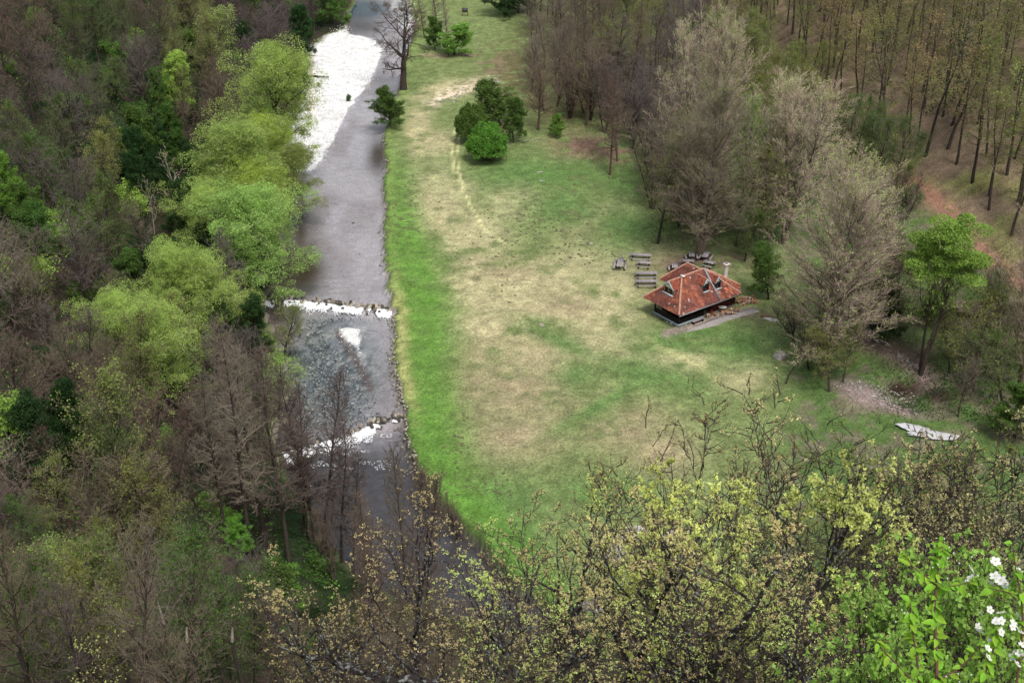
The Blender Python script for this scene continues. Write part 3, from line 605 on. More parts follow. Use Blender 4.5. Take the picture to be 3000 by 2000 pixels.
# dormers: local frame facing outwards (dir), width, ridge height
def dormer(cx, cy, ang, w, zs, ze, zr, depth, two, label):
    """front face centre (cx,cy); faces along local -y after rotation ang"""
    d = ob('dormer', None, hut, (cx, cy, 0), (0, 0, ang)); tag(d, label)
    h = w / 2; g = Geo()
    g.box((0, .04, (zs + ze) / 2), (w - .12, .05, ze - zs)); ob('pane', g.mesh('pane', [M['glass']]), d)
    g = Geo()
    for sx in ((-h + .05, h - .05) if not two else (-h + .05, 0, h - .05)): g.box((sx, 0, (zs + ze) / 2), (.09 if sx else .06, .09, ze - zs))
    ob('window_frame', g.mesh('window_frame', [M['wood_log'] if two else M['wood_dark']]), d)
    g = Geo(); g.box((0, -.1, zs - .02), (w + .25, .26, .09)); ob('sill', g.mesh('sill', [M['blue_white']]), d)
    g = Geo(); g.add([(-h, 0, ze), (h, 0, ze), (0, 0, zr), (-h, .05, ze), (h, .05, ze), (0, .05, zr)], np.array([[0, 1, 2], [3, 5, 4]])); ob('gable', g.mesh('gable', [M['cream']]), d)
    g = Geo()
    for s in (-1, 1):
        g.beam((s * (h + .16), -.12, ze - .10), (0, -.12, zr + .08), .09, .11)
    ob('bargeboard', g.mesh('bargeboard', [M['blue_white']]), d)
    g = Geo()
    for s in (-1, 1): g.box((s * (h - .02), depth / 2, (zs + ze) / 2 + .1), (.04, depth * .9, ze - zs))
    ob('cheek', g.mesh('cheek', [M['flash']]), d)
    g = Geo(); cl = []
    for s in (-1, 1):
        e0 = np.array((s * (h + .18), -.1, ze - .10)); r0 = np.array((0, -.1, zr + .06)); sl = r0 - e0; Ls = np.linalg.norm(sl); sl /= Ls; up = np.array((s * sl[2] * s * 0, 0, 1.)) ; nn = np.cross((0, 1, 0), sl); nn = nn if nn[2] > 0 else -nn
        for j in range(int(Ls / .18) + 1):
            for i in range(int(depth / .2)):
                o = e0 + sl * (j * .18 + .09) + np.array((0, 1, 0)) * (i * .2 + .1) + nn * .02
                g.box(o, (.19, .19, .03), 0, (sl, np.array((0, 1., 0)), nn)); cl.append(np.repeat((np.array((.30, .085, .055)) * rng.uniform(.6, 1.3))[None], 8, 0))
    ob('dormer_roof', g.mesh('dormer_roof', [M['tile']], np.concatenate(cl)), d)
    g = Geo(); g.tubes([(0, -.12, zr + .1)], [(0, depth, zr + .1)], [.1], [.1], 6); ob('dormer_ridge', g.mesh('dormer_ridge', [M['ridge']]), d)
dormer(5.8, 1.35, 0, .85, 3.52, 4.55, 5.12, 2.2, False, 'narrow tiled dormer, left of the metal flashing')
dormer(7.72, 1.2, 0, .85, 3.40, 4.35, 4.9, 2.3, False, 'narrow tiled dormer, right of the metal flashing')
dormer(1.4, 3.55, R(-90), 1.65, 3.60, 4.40, 5.25, 1.9, True, 'wide dormer with cream gable and two-pane window on the end slope')
ch = ob('chimney', None, hut, (11.9, 4.0, 2.2)); g = Geo(); g.tubes([(0, 0, 0)], [(0, 0, 2.4)], [.29], [.27], 14); ob('stack', g.mesh('stack', [M['plaster']], smooth=True), ch)
g = Geo(); g.box((0, 0, 2.44), (.82, .82, .1)); g.tubes([(0, 0, 2.48)], [(0, 0, 2.5)], [.2], [.2], 10); g.add([(math.cos(a) * .2, math.sin(a) * .2, 2.497) for a in np.arange(0, 6.2, .63)], np.array([list(range(10))]), 1); ob('cap', g.mesh('cap', [M['plaster'], M['wood_dark']]), ch)
def hl(x, y, z=0): return (HX + .8 * x - .6 * y, HY + .6 * x + .8 * y, hb + z)
def terr(x, y, off=0): p = hl(x, y); return (p[0], p[1], h1(p[0], p[1]) + off)
# things around the hut
def log_mesh(L, r_):
    g = Geo(); g.tubes([(-L / 2, 0, 0)], [(L / 2, 0, 0)], [r_], [r_ * .9], 8)
    for s, rr in ((-1, r_), (1, r_ * .9)): g.add([(s * L / 2, math.cos(a) * rr, math.sin(a) * rr) for a in np.arange(0, 6.2, .7854)], np.array([list(range(8))]), 1)
    return g.mesh('log', [M['wood_log'], M['wood_pale']])
lm = [log_mesh(.9, .11), log_mesh(.6, .15), log_mesh(1.4, .09)]
pile = ob('firewood_pile', None, loc=terr(12.9, .9)); tag(pile, 'heap of rough logs and roots stacked beyond the right end of the hut', 'firewood pile')
for i in range(46):
    a, b = rng.normal(0, .75), rng.normal(0, .55); zz = max(.1, .75 - .45 * math.hypot(a, b)) * rng.uniform(.3, 1)
    ob('log', lm[i % 3], pile, (a, b, zz), (rng.normal(0, .3), rng.normal(0, .4), rng.uniform(0, 6.28)))
for k, (lx, ly, lab) in enumerate([(8.0, -.15, 'terracotta'), (9.2, -.1, 'split')]):
    s = ob('log_heap', None, loc=terr(lx + .6, ly + .1)); tag(s, ['low row of split orange logs under the eave, left of the pale basin', 'low row of split orange logs near the right corner of the hut'][k], 'log row')
    for i in range(12): ob('log', lm[i % 2], s, (rng.uniform(-.8, .8), rng.uniform(-.2, .25) + .3 * 0, .1 + .1 * (i % 3)), (0, rng.normal(0, .2), rng.uniform(0, 6.28)))
g = Geo(); t = np.arange(0, 6.2, .3927)
g.add(np.r_[np.c_[np.cos(t) * .55, np.sin(t) * .38, t * 0 + .0], np.c_[np.cos(t) * .5, np.sin(t) * .34, t * 0 - .12], [[0, 0, -.12]]], np.concatenate([np.array([[i, (i + 1) % 16, 16 + (i + 1) % 16, 16 + i] for i in range(16)])])); g.G.append((np.array([[16 + i, 16 + (i + 1) % 16, 32] for i in range(16)]) + g.n - 33, 0))
tb = ob('round_table', None, loc=terr(8.4, .75)); tag(tb, 'small table with a pale oval top standing before the red boarded wall', 'table')
ob('table_top', g.mesh('table_top', [M['white_p']]), tb, (0, 0, .75)); g = Geo(); g.tubes([(0, 0, 0)], [(0, 0, .64)], [.06], [.05], 6); g.box((0, 0, .03), (.5, .5, .06)); ob('leg', g.mesh('leg', [M['wood_dark']]), tb)
# clutter by the door: bench, stool with pots, crate
bn = ob('bench', None, loc=terr(3.7, .35), rot=(0, 0, math.atan2(.6, .8))); tag(bn, 'pale wooden bench standing along the blue plinth beam of the hut', 'bench')
for i in range(3):
    g = Geo(); g.box((0, -.16 + i * .16, .45), (1.9, .13, .05)); ob('plank', g.mesh('plank', [M['wood_grey']]), bn)
for s in (-1, 1): g = Geo(); g.box((s * .8, 0, .21), (.08, .4, .42)); ob('leg', g.mesh('leg', [M['wood_dark']]), bn)
pt = ob('flower_pot', None, loc=terr(6.4, .9)); tag(pt, 'terracotta tub with dry rust coloured plants beside the verandah entrance', 'plant pot')
g = Geo(); g.tubes([(0, 0, 0)], [(0, 0, .45)], [.22], [.32], 10); ob('pot', g.mesh('pot', [M['orange']]), pt); g = Geo(); g.leaves(np.c_[rng.normal(0, .22, 160), rng.normal(0, .22, 160), rng.uniform(.4, .85, 160)], .14, quad=True); ob('foliage', g.mesh('foliage', [M['leaf_rust']]), pt)
for (lx, ly, hh, mm, lab) in [(5.75, .65, .55, 'wood_pale', 'pale upright stool left of the terracotta tub'), (6.9, .45, .4, 'wood_log', 'small brown stool right of the terracotta tub')]:
    st = ob('stool', None, loc=terr(lx, ly), rot=(0, 0, .4)); tag(st, lab, 'stool'); g = Geo(); g.box((0, 0, hh), (.38, .38, .05)); ob('seat', g.mesh('seat', [M[mm]]), st)
    for sx in (-1, 1):
        for sy in (-1, 1): g = Geo(); g.box((sx * .14, sy * .14, hh / 2), (.05, .05, hh)); ob('leg', g.mesh('leg', [M[mm]]), st)
# stone path slab in front of the hut
pp = [(.6, -.45), (3.4, -.15), (6.0, .15), (9, .05), (12.2, -.75), (12.3, -2.0), (9.5, -1.5), (7.0, -1.25), (5.3, -1.7), (3.2, -1.2), (1.2, -.75)]
V = [terr(a + rng.normal(0, .08), b + rng.normal(0, .06), .05) for a, b in pp]; g = Geo(); g.add(V + [(a, b, c - .3) for a, b, c in V], np.array([list(range(11))])); g.G.append((np.array([[i, i + 11, (i + 1) % 11 + 11, (i + 1) % 11] for i in range(11)]), 0))
tag(ob('path', g.mesh('path', [M['concrete']])), kind='structure')
# ---------------------------------------------------------------- picnic tables
def table_set(L):
    parts = []
    for i in range(4): g = Geo(); g.box((0, -.30 + i * .2, .75), (L, .185, .045)); parts.append(('tabletop_plank', g.mesh('tabletop_plank', [M['wood_grey']])))
    for s in (-1, 1): g = Geo(); g.box((0, s * .78, .45), (L * .97, .24, .045)); parts.append(('bench_seat', g.mesh('bench_seat', [M['wood_grey']])))
    for s in (-1, 1):
        g = Geo(); x_ = s * (L / 2 - .35)
        g.beam((x_, -.75, .0), (x_, -.25, .73), .09, .07); g.beam((x_, .75, 0), (x_, .25, .73), .09, .07); g.box((x_ + .07, 0, .40), (.05, 1.75, .09)); parts.append(('trestle', g.mesh('trestle', [M['wood_dark']])))
    return parts
TS = {k: table_set(k) for k in (3.0, 2.0, 1.6)}
TB = [(14.85, 177.6, 81, 3.0, 'long picnic table set apart, pointing away from the camera, leftmost of all'), (17.85, 180.2, -9, 3.0, 'long picnic table farthest from the hut, its right end tilted nearer'),
      (18.1, 177.5, -12, 2.0, 'shorter picnic table with a pale front bench between two longer ones'), (18.15, 174.1, 0, 3.0, 'long picnic table square to the view, second nearest the hut roof'),
      (17.95, 171.6, 0, 3.0, 'long picnic table square to the view, nearest to the left end of the hut'), (22.2, 176.3, 86, 1.6, 'short grey picnic table behind the hut, pointing away, left of the yard'),
      (24.9, 180.0, 88, 1.6, 'dark picnic table pointing away at the far edge of the trodden yard'), (26.9, 180.0, 68, 2.0, 'dark picnic table turned askew beneath the great tree behind the hut'),
      (24.2, 177.8, 0, 1.6, 'dark picnic table square to the view just beyond the roof ridge'), (26.95, 177.3, -32, 1.6, 'dark picnic table slanting down to the right, nearest the chimney'), (22.0, 173.6, 15, 1.6, 'dark picnic table half hidden behind the hut roof')]
for x_, y_, a, L, lab in TB:
    root = ob('picnic_table', None, loc=(x_, y_, h1(x_, y_) + .01), rot=(0, 0, R(a))); tag(root, lab, 'picnic table', 'picnic tables around the hut')
    for n_, me in TS[L]: ob(n_, me, root)
# notice board
p = hit(1068, 38); sg = ob('notice_board', None, loc=(p[0], p[1], h1(*p)), rot=(0, 0, R(4))); tag(sg, 'brown wooden notice board on two legs in the far meadow', 'notice board')
g = Geo(); g.box((0, 0, 1.3), (1.1, .04, .85)); ob('panel', g.mesh('panel', [M['sign_panel']]), sg)
for s in (-1, 1): g = Geo(); g.box((s * .62, 0, .95), (.12, .12, 1.9)); ob('leg', g.mesh('leg', [M['sign_wood']]), sg)
for zc in (1.8, .82): g = Geo(); g.box((0, -.01, zc), (1.12, .08, .1)); ob('rail', g.mesh('rail', [M['sign_wood']]), sg)
# fallen trunks and poles
def pole(u0, v0, L, rot, tilt, r_, m, label, name='fallen_trunk', cat='fallen trunk', zoff=.1):
    p = hit(u0, v0); g = Geo(); n = 5; q = np.array([(L * i / n, math.sin(i * 1.7) * L * .02, math.sin(i) * L * .012) for i in range(n + 1)]); rr = np.linspace(r_, r_ * .5, n + 1)
    g.tubes(q[:-1], q[1:], rr[:-1], rr[1:], 7); g.tubes([q[3]], [q[3] + [L * .12, L * .15, L * .06]], [r_ * .4], [r_ * .1], 5)
    return tag(ob(name, g.mesh(name, [M[m]]), loc=(p[0], p[1], h1(*p) + zoff), rot=(0, R(-tilt), R(rot))), label, cat)
pole(1642, 532, 2.2, 150, 35, .09, 'bark_pale', 'pale broken stub leaning under the trees above the picnic tables')
pole(1805, 885, 6.5, 62, 18, .10, 'bark', 'dark fallen limb with a pale broken tip reaching onto the meadow')
pole(1690, 320, 8, 20, 6, .10, 'bark_pale', 'pale fallen trunk lying in the thicket beyond the meadow')
pole(1195, 330, 3.5, 15, 8, .06, 'bark_pale', 'thin pale fallen branch lying right of the round green bush')
pole(718, 178, 3.2, -10, 0, .22, 'bark', 'dark driftwood log stranded at the wooded edge of the gravel bar')
# ---------------------------------------------------------------- trees
def norm(v): return v / np.maximum(np.linalg.norm(v, axis=-1, keepdims=True), 1e-9)
def grow(seed, H, r0=.2, base=.3, n=(26, 7, 6, 4), rat=(.32, .42, .42, .5), el=(20, 65), env='round', trop=(.0, .06, .1, .1), wob=(.05, .12, .16, .2), spl=(55, 45, 40),
         stems=1, splay=.2, thick=1.0, segs=(9, 5, 4, 3), lead=True):
    g_ = np.random.default_rng(seed); out = []
    P = np.zeros((stems, 3)); a0 = g_.uniform(0, 6.28, stems); D = np.stack([np.cos(a0) * splay, np.sin(a0) * splay, np.ones(stems)], 1) if stems > 1 else np.array([[0, 0, 1.]]) + g_.normal(0, .03, (1, 3))
    P[:, :2] = D[:, :2] * .6 if stems > 1 else 0; P[:, 2] = -.4
    D = norm(D); L = H * g_.uniform(.8, 1.0, stems) if stems > 1 else np.array([H]); r = np.full(stems, r0 / (stems ** .5))
    nl = len(n)
    for lv in range(nl + 1):
        K = segs[lv] if lv < len(segs) else 1
        pts = [P]; dirs = [D]; d = D
        for k in range(K):
            d = norm(d + g_.normal(0, wob[min(lv, len(wob) - 1)], d.shape) + np.array([0, 0, 1.]) * trop[min(lv, len(trop) - 1)])
            pts.append(pts[-1] + d * (L / K)[:, None]); dirs.append(d)
        Q = np.stack(pts, 1); DD = np.stack(dirs, 1); t = np.linspace(0, 1, K + 1); rr = r[:, None] * (1 - .88 * t[None] ** (.9 if lv == 0 else 1)) 
        out.append((Q, rr))
        if lv == nl: break
        m = n[lv]; N = len(P)
        tt = (g_.uniform(0, 1, (N, m)) * .5 + (np.arange(m)[None] + .5) / m * .5 + (np.arange(m)[None]) / m * .0) if False else np.clip((np.arange(m)[None] + g_.uniform(0, 1, (N, m))) / m, 0, .995)
        if lv == 0: tt = base + (1 - base) * tt
        else: tt = .15 + .85 * tt
        f = tt * K; i = np.minimum(f.astype(int), K - 1); fr = f - i; ar = np.arange(N)[:, None]
        Pc = Q[ar, i] * (1 - fr[..., None]) + Q[ar, i + 1] * fr[..., None]; Dc = DD[ar, i + 1]
        if lv == 0:
            s = (tt - base) / (1 - base); az = g_.uniform(0, 6.28, (N, 1)) + np.arange(m)[None] * 2.4 + g_.normal(0, .3, (N, m))
            e = np.radians(el[0] + (el[1] - el[0]) * s + g_.normal(0, 7, (N, m)))
            Dn = np.stack([np.cos(az) * np.cos(e), np.sin(az) * np.cos(e), np.sin(e)], -1)
            if stems > 1: Dn = norm(Dn + .35 * Dc)
            if env == 'round': E = np.sqrt(np.clip(1 - (1.9 * (s - .38)) ** 2 * .75, .08, 1))
            elif env == 'cone': E = np.clip(1.05 - s * .9, .1, 1)
            elif env == 'top': E = np.clip(.25 + s * 1.1, .2, 1) * np.clip((1.12 - s) * 4, .2, 1)
            elif env == 'col': E = np.clip(.55 + .45 * np.sin(s * 3.1), .2, 1)
            Ln = H * rat[0] * E * g_.uniform(.7, 1.15, (N, m)); rn = r[:, None] * (1 - .85 * tt) * .55
        else:
            A, B = frames(Dc.reshape(-1, 3)); ang = np.radians(spl[min(lv - 1, len(spl) - 1)] * g_.uniform(.6, 1.3, (N * m, 1))); az = g_.uniform(0, 6.28, (N * m, 1))
            Dn = (norm(Dc.reshape(-1, 3)) * np.cos(ang) + (A * np.cos(az) + B * np.sin(az)) * np.sin(ang)).reshape(N, m, 3)
            Ln = L[:, None] * rat[lv] * (1.15 - .6 * tt) * g_.uniform(.6, 1.3, (N, m)); rn = r[:, None] * (1 - .8 * tt) * .55
        P = Pc.reshape(-1, 3); D = norm(Dn.reshape(-1, 3)); L = Ln.ravel(); r = np.maximum(rn.ravel(), .004 * thick)
        if lv == nl - 1: r = np.full(len(P), .011 * thick)
        if lv == nl - 2: r = np.maximum(r, .015 * thick)
    return out
def wood(out, upto, mats, k=(7, 5, 4, 3), name='trunk', start=0, rmin=0.0):
    g = Geo()
    for lv in range(start, min(upto, len(out))):
        Q, rr = out[lv]; N, K1, _ = Q.shape
        if lv == len(out) - 1 and K1 > 2:
            g.tubes(Q[:, :-2].reshape(-1, 3), Q[:, 1:-1].reshape(-1, 3), rr[:, :-2].ravel(), np.maximum(rr[:, 1:-1], .5 * rr[:, :1]).ravel(), 3); g.spikes(Q[:, -2], Q[:, -1], np.maximum(rr[:, -2], .5 * rr[:, 0]))
        elif lv == len(out) - 1: g.spikes(Q[:, 0], Q[:, -1], rr[:, 0])
        else: g.tubes(Q[:, :-1].reshape(-1, 3), Q[:, 1:].reshape(-1, 3), np.maximum(rr[:, :-1], rmin).ravel(), np.maximum(rr[:, 1:], rmin).ravel(), k[min(lv, 3)])
    return g
PROTO = {}
def proto(kind, seed, H, leaves=0, lsize=.2, droop=0, quad=False, tips=False, lz=0, wood_lv=2, ls_jit=.15, asp=.5, twk=(5, 4, 3, 3), **kw):
    out = grow(seed, H, **kw)
    tr = wood(out, wood_lv, None).mesh('trunk', [M['bark']], smooth=True)
    g = Geo(); top = max(float(out[-1][0][..., 2].max()), 1)
    gg = wood(out, len(out), None, start=wood_lv)
    if gg.n: tw = gg.mesh('twigs', [M['twig_grey']])
    else: tw = None
    lf = None
    if leaves:
        Q, _ = out[-1]; N, K1, _ = Q.shape; c = rng.integers(0, N, leaves); t = rng.uniform(.2, 1, leaves) if not tips else np.clip(rng.normal(.97, .05, leaves), 0, 1)
        f = t * (K1 - 1); i = np.minimum(f.astype(int), K1 - 2); fr = (f - i)[:, None]; Pp = Q[c, i] * (1 - fr) + Q[c, i + 1] * fr + rng.normal(0, ls_jit, (leaves, 3))
        if kind == 'willow':
            E_ = np.concatenate([out[1][0][:, 3], out[1][0][:, -1]]); E_ = E_[E_[:, 2] > .3 * top]; n_ = int(leaves * .5 / len(E_)); d_ = norm(rng.normal(0, 1, (len(E_), n_, 3))); d_[..., 2] = np.abs(d_[..., 2]) * np.where(rng.random(d_.shape[:2]) < .8, 1, -.6)
            Sh = E_[:, None] + d_ * (top * rng.uniform(.06, .115, (len(E_), 1, 1))) * (1 - rng.exponential(.12, (len(E_), n_, 1))).clip(0, 1); Sh[..., 2] -= rng.exponential(.35, Sh.shape[:2]); Pp = np.r_[Pp[:leaves // 2], Sh.reshape(-1, 3)]
        Pp = Pp[Pp[:, 2] > lz * top]
        g.leaves(Pp, lsize, 0, droop, quad, asp); lf = g.mesh('foliage', [M['leaf_olive']])
    rad = float(np.percentile(np.hypot(out[-1][0][..., 0], out[-1][0][..., 1]), 95))
    PROTO.setdefault(kind, []).append((tr, tw, lf, top, rad))
# riverside and forest kinds
for s in (1, 2, 3): proto('alder', s, 20, r0=.26, base=.25, n=(64, 11, 8), rat=(.17, .42, .40), el=(5, 55), env='round', trop=(0, .07, .12, .12), thick=1.7, segs=(10, 5, 3, 1), wood_lv=1)
for s in (11, 12, 13, 14): proto('bare', s, 15, r0=.25, base=.22, n=(30, 10, 9), rat=(.42, .42, .40), el=(18, 68), env='round', trop=(0, .08, .1, .1), thick=1.8, segs=(8, 5, 3, 1), wood_lv=2)
for s in (21, 22, 23): proto('multi', s, 13, r0=.30, base=.15, n=(16, 9, 8), rat=(.36, .42, .42), el=(35, 75), env='round', stems=3, splay=.35, trop=(.02, .07, .1, .1), thick=2.0, segs=(8, 5, 3, 1), wood_lv=2)
for s in (31, 32, 33): proto('budding', s, 14, r0=.22, base=.25, n=(28, 9, 7), rat=(.36, .42, .42), el=(25, 72), env='round', thick=1.6, segs=(8, 5, 3, 1), leaves=5200, lsize=.15, ls_jit=.2, asp=.8)
for s in (41, 42, 43, 44): proto('willow', s, 18, r0=.42, base=.18, n=(30, 8, 7, 3), rat=(.40, .42, .40, .75), el=(28, 80), env='round', trop=(0, .03, .0, -.15, -.75), wob=(.06, .12, .2, .2), thick=1.2, segs=(8, 6, 4, 3, 2), leaves=85000, lsize=.15, droop=1.0, ls_jit=.16, asp=.5, wood_lv=2)
for s in (51, 52, 53): proto('shrub', s, 3.4, r0=.07, base=.08, n=(12, 7, 5), rat=(.5, .45, .45), el=(20, 70), stems=4, splay=.6, thick=.9, segs=(5, 4, 2, 1), leaves=5200, lsize=.16, ls_jit=.16, asp=.8)
proto('bush', 55, 5.6, r0=.14, base=.06, n=(20, 8, 6), rat=(.44, .42, .4), el=(-5, 78), stems=4, splay=.40, thick=1, segs=(6, 4, 3, 1), leaves=30000, lsize=.17, ls_jit=.13, asp=.8)
for s in (61, 62, 63, 64): proto('leafy', s, 11, r0=.2, base=.16, n=(26, 8, 6), rat=(.36, .42, .4), el=(15, 72), stems=1, thick=1.4, segs=(7, 5, 3, 1), leaves=24000, lsize=.2, ls_jit=.2, asp=.8)
for s in (71, 72, 73): proto('pole', s, 19, r0=.26, base=.35, n=(26, 6, 4), rat=(.20, .45, .45), el=(5, 60), env='col', thick=1.9, segs=(9, 4, 3, 1), leaves=1100, lsize=.22, ls_jit=.3, asp=.8, wood_lv=1)
for s in (81, 82, 83): proto('poplar', s, 26, r0=.48, base=.14, n=(34, 11, 9, 5), rat=(.30, .42, .38, .46), el=(12, 72), env='round', stems=3, splay=.13, trop=(.01, .05, .08, .12, .12), wob=(.03, .07, .08, .1), spl=(42, 36, 32), thick=.95, segs=(10, 6, 3, 2, 1), wood_lv=3, leaves=8000, lsize=.15)
def clumped(kind, seed):
    out = grow(seed, 17, r0=.36, base=.45, n=(9, 7, 6, 4), rat=(.44, .42, .40, .4), el=(38, 72), env='round', stems=3, splay=.20, trop=(0, .07, .1, .1), thick=1.2, segs=(8, 6, 4, 2, 1))
    g_ = np.random.default_rng(seed); top = float(out[1][0][..., 2].max()); E_ = out[2][0][:, -1]; E_ = E_[(E_[:, 2] > .62 * top)]; E_ = E_[g_.permutation(len(E_))[:46]]
    n = 900; d = norm(g_.normal(0, 1, (len(E_), n, 3))); d[..., 2] = np.where(g_.random(d.shape[:2]) < .7, np.abs(d[..., 2]), d[..., 2]); R_ = g_.uniform(.9, 1.7, (len(E_), 1, 1))
    P = E_[:, None] + d * R_ * (1 - g_.exponential(.14, (len(E_), n, 1))).clip(0, 1) * np.array([1, 1, .62]) + g_.normal(0, .06, d.shape)
    Q = out[-1][0]; c = g_.integers(0, len(Q), 5000); P = np.r_[P.reshape(-1, 3), Q[c, 0] + g_.normal(0, .15, (5000, 3))]
    g = Geo(); g.leaves(P, .17, 0, 0, False, .8); tr = wood(out, 3, None).mesh('trunk', [M['bark']], smooth=True); tw = wood(out, len(out), None, start=3).mesh('twigs', [M['twig_grey']])
    PROTO.setdefault(kind, []).append((tr, tw, g.mesh('foliage', [M['leaf_olive']]), top + .8, float(np.percentile(np.hypot(E_[:, 0], E_[:, 1]), 95)) + 1))
clumped('umbrella', 91)
proto('dead', 95, 10, r0=.12, base=.25, n=(12, 5, 3), rat=(.32, .42, .42), el=(35, 70), thick=1.5, segs=(8, 5, 2, 1), wood_lv=2)
proto('gnarled', 97, 15, r0=.75, base=.30, n=(13, 8, 8, 6), rat=(.60, .46, .46, .75), el=(12, 74), env='round', trop=(0, .04, .04, -.02, -.25), wob=(.07, .16, .2, .2), thick=2.4, segs=(8, 8, 5, 3, 1), wood_lv=3)
def dome(kind, seed, R_, H, n, lsize):
    g_ = np.random.default_rng(seed); outw = 1; out = grow(seed, H * .9, r0=.12, base=.05, n=(22, 7, 5), rat=(.44, .42, .4), el=(0, 78), stems=4, splay=.4, thick=1, segs=(6, 4, 3, 1))
    d = norm(g_.normal(0, 1, (n, 3))); d[:, 2] = np.abs(d[:, 2]) * 1.0 - .25 * (g_.random(n) < .35); d = norm(d); az = np.arctan2(d[:, 1], d[:, 0])
    lump = 1 + .20 * (vnoise(az * 2.2 + 9, d[:, 2] * 4 + 3, seed) - .5) * 2 + .10 * (vnoise(az * 6 + 9, d[:, 2] * 9 + 3, seed + 1) - .5) * 2
    rr = (1 - g_.exponential(.07, n)).clip(.3, 1) * lump + g_.normal(0, .045, n)
    P = np.stack([d[:, 0] * R_ * rr, d[:, 1] * R_ * rr, H * .42 + d[:, 2] * H * .58 * rr], 1); P[:, 2] = np.maximum(P[:, 2], .15)
    g = Geo(); g.leaves(P, lsize, 0, -.2, False, .8)
    PROTO.setdefault(kind, []).append((wood(out, 2, None).mesh('trunk', [M['bark']], smooth=True), wood(out, len(out), None, start=2).mesh('twigs', [M['twig_grey']]), g.mesh('foliage', [M['leaf_olive']]), H, R_))
dome('dome', 57, 3.3, 5.6, 30000, .22)
# near oaks: fine branching with opening buds
def oak(kind, seed, H, nb, lsize, **kw):
    out = grow(seed, H, **kw)
    tr = wood(out, 2, None, k=(9, 6, 5)).mesh('trunk', [M['bark_lichen']], smooth=True); tw = wood(out, len(out), None, k=(9, 6, 4, 3), start=2).mesh('twigs', [M['twig_near']])
    Q, _ = out[-1]; N, K1, _ = Q.shape; c = rng.integers(0, N, nb); t = np.clip(1 - rng.exponential(.25, nb), 0, 1); f = t * (K1 - 1); i = np.minimum(f.astype(int), K1 - 2); fr = (f - i)[:, None]
    Pp = Q[c, i] * (1 - fr) + Q[c, i + 1] * fr; g = Geo()
    for q in range(4): g.leaves(Pp + rng.normal(0, .010, Pp.shape), lsize, 0, -.3, True, .65)
    lf = g.mesh('buds', [M['bud_tan']]); PROTO.setdefault(kind, []).append((tr, tw, lf, float(Q[..., 2].max()), 1))
for s in (101, 102, 103): oak('oak', s, 11, 3200, .040, r0=.25, base=.30, n=(15, 6, 5, 5), rat=(.42, .42, .40, .42), el=(22, 78), env='round', trop=(0, .05, .08, .12, .12), wob=(.08, .2, .24, .26), thick=.85, segs=(11, 8, 5, 3, 2), stems=2 if s == 102 else 1, splay=.25)
oak('oakleafy', 104, 11, 4600, .066, r0=.24, base=.30, n=(15, 6, 5, 5), rat=(.42, .42, .40, .42), el=(22, 78), env='round', trop=(0, .05, .08, .12, .12), wob=(.08, .2, .24, .26), thick=.8, segs=(11, 8, 5, 3, 2))
for s in (105, 106): oak('thin', s, 9, 1900, .038, r0=.09, base=.2, n=(16, 5, 4), rat=(.30, .45, .45), el=(35, 75), env='round', trop=(0, .1, .12, .15), wob=(.06, .15, .2, .2), thick=1.0, segs=(9, 6, 4, 2), stems=3, splay=.16)
# ------------------------------------------------ placing
KNAME = {'alder': ('alder', 'alder'), 'bare': ('bare_tree', 'bare tree'), 'multi': ('many_stemmed_tree', 'bare tree'), 'budding': ('budding_tree', 'budding tree'), 'willow': ('willow', 'willow'), 'shrub': ('shrub', 'shrub'),
         'dome': ('bush', 'bush'), 'leafy': ('leafy_tree', 'leafy tree'), 'pole': ('slender_tree', 'slender tree'), 'poplar': ('poplar', 'poplar'), 'umbrella': ('flat_topped_tree', 'tree'), 'dead': ('dead_tree', 'dead tree'),
         'gnarled': ('gnarled_tree', 'tree'), 'oak': ('oak', 'oak'), 'oakleafy': ('oak', 'oak'), 'thin': ('sapling', 'sapling')}
FILL = []
def plant(kind, x, y, H, width=1.0, bark='bark', twig='twig_grey', leaf='leaf_olive', label=None, group=None, name='tree', cat='tree', rot=None, var=None, lean=(0, 0), parts=('trunk', 'twigs', 'foliage'), z=None):
    V_ = PROTO[kind]; tr, tw, lf, top, rad = V_[(random.randrange(len(V_)) if var is None else var) % len(V_)]
    if name == 'tree': name, cat = KNAME.get(kind, ('tree', 'tree'))
    s = H / top; root = bpy.data.objects.new(name, None); col.objects.link(root)
    root.location = (x, y, (h1(x, y) if z is None else z)); root.rotation_euler = (lean[0], lean[1], random.uniform(0, 6.28) if rot is None else rot); root.scale = (s * width, s * width, s)
    root['label'] = label; root['category'] = cat
    if group: root['group'] = group
    for me, nm, mm in ((tr, 'trunk', bark), (tw, 'twigs', twig), (lf, 'buds' if kind in ('oak', 'oakleafy', 'thin') else 'foliage', leaf)):
        if me is None or (me is lf and leaf is None): continue
        o = bpy.data.objects.new(nm, me); col.objects.link(o); o.parent = root; o.material_slots[0].link = 'OBJECT'; o.material_slots[0].material = M[mm]
    if group: FILL.append((root, kind, H, twig, leaf))
    return root
TAKEN = []
def by_base(kind, u, v, vtop, label, width=1.0, **kw):
    x_, y_ = hit(u, v); z_ = h1(x_, y_); dep = y_ * FW[1] + (z_ - CAM_H) * FW[2]
    H = abs(v - vtop) / FPX * dep / math.cos(th + math.atan(((v + vtop) / 2 - 784) / FPX)); 
    wpx = kw.pop('wpx', None)
    if wpx:
        V_ = PROTO[kind]; var = kw.get('var') or 0; kw['var'] = var; top, rad = V_[var % len(V_)][3:]; width = (wpx / FPX * dep / 2) / (rad * H / top)
    TAKEN.append((x_, y_, max(2.5, .22 * H))); return plant(kind, x_, y_, H, width, label=label, **kw)
WIL = dict(bark='bark', twig='twig_grey')
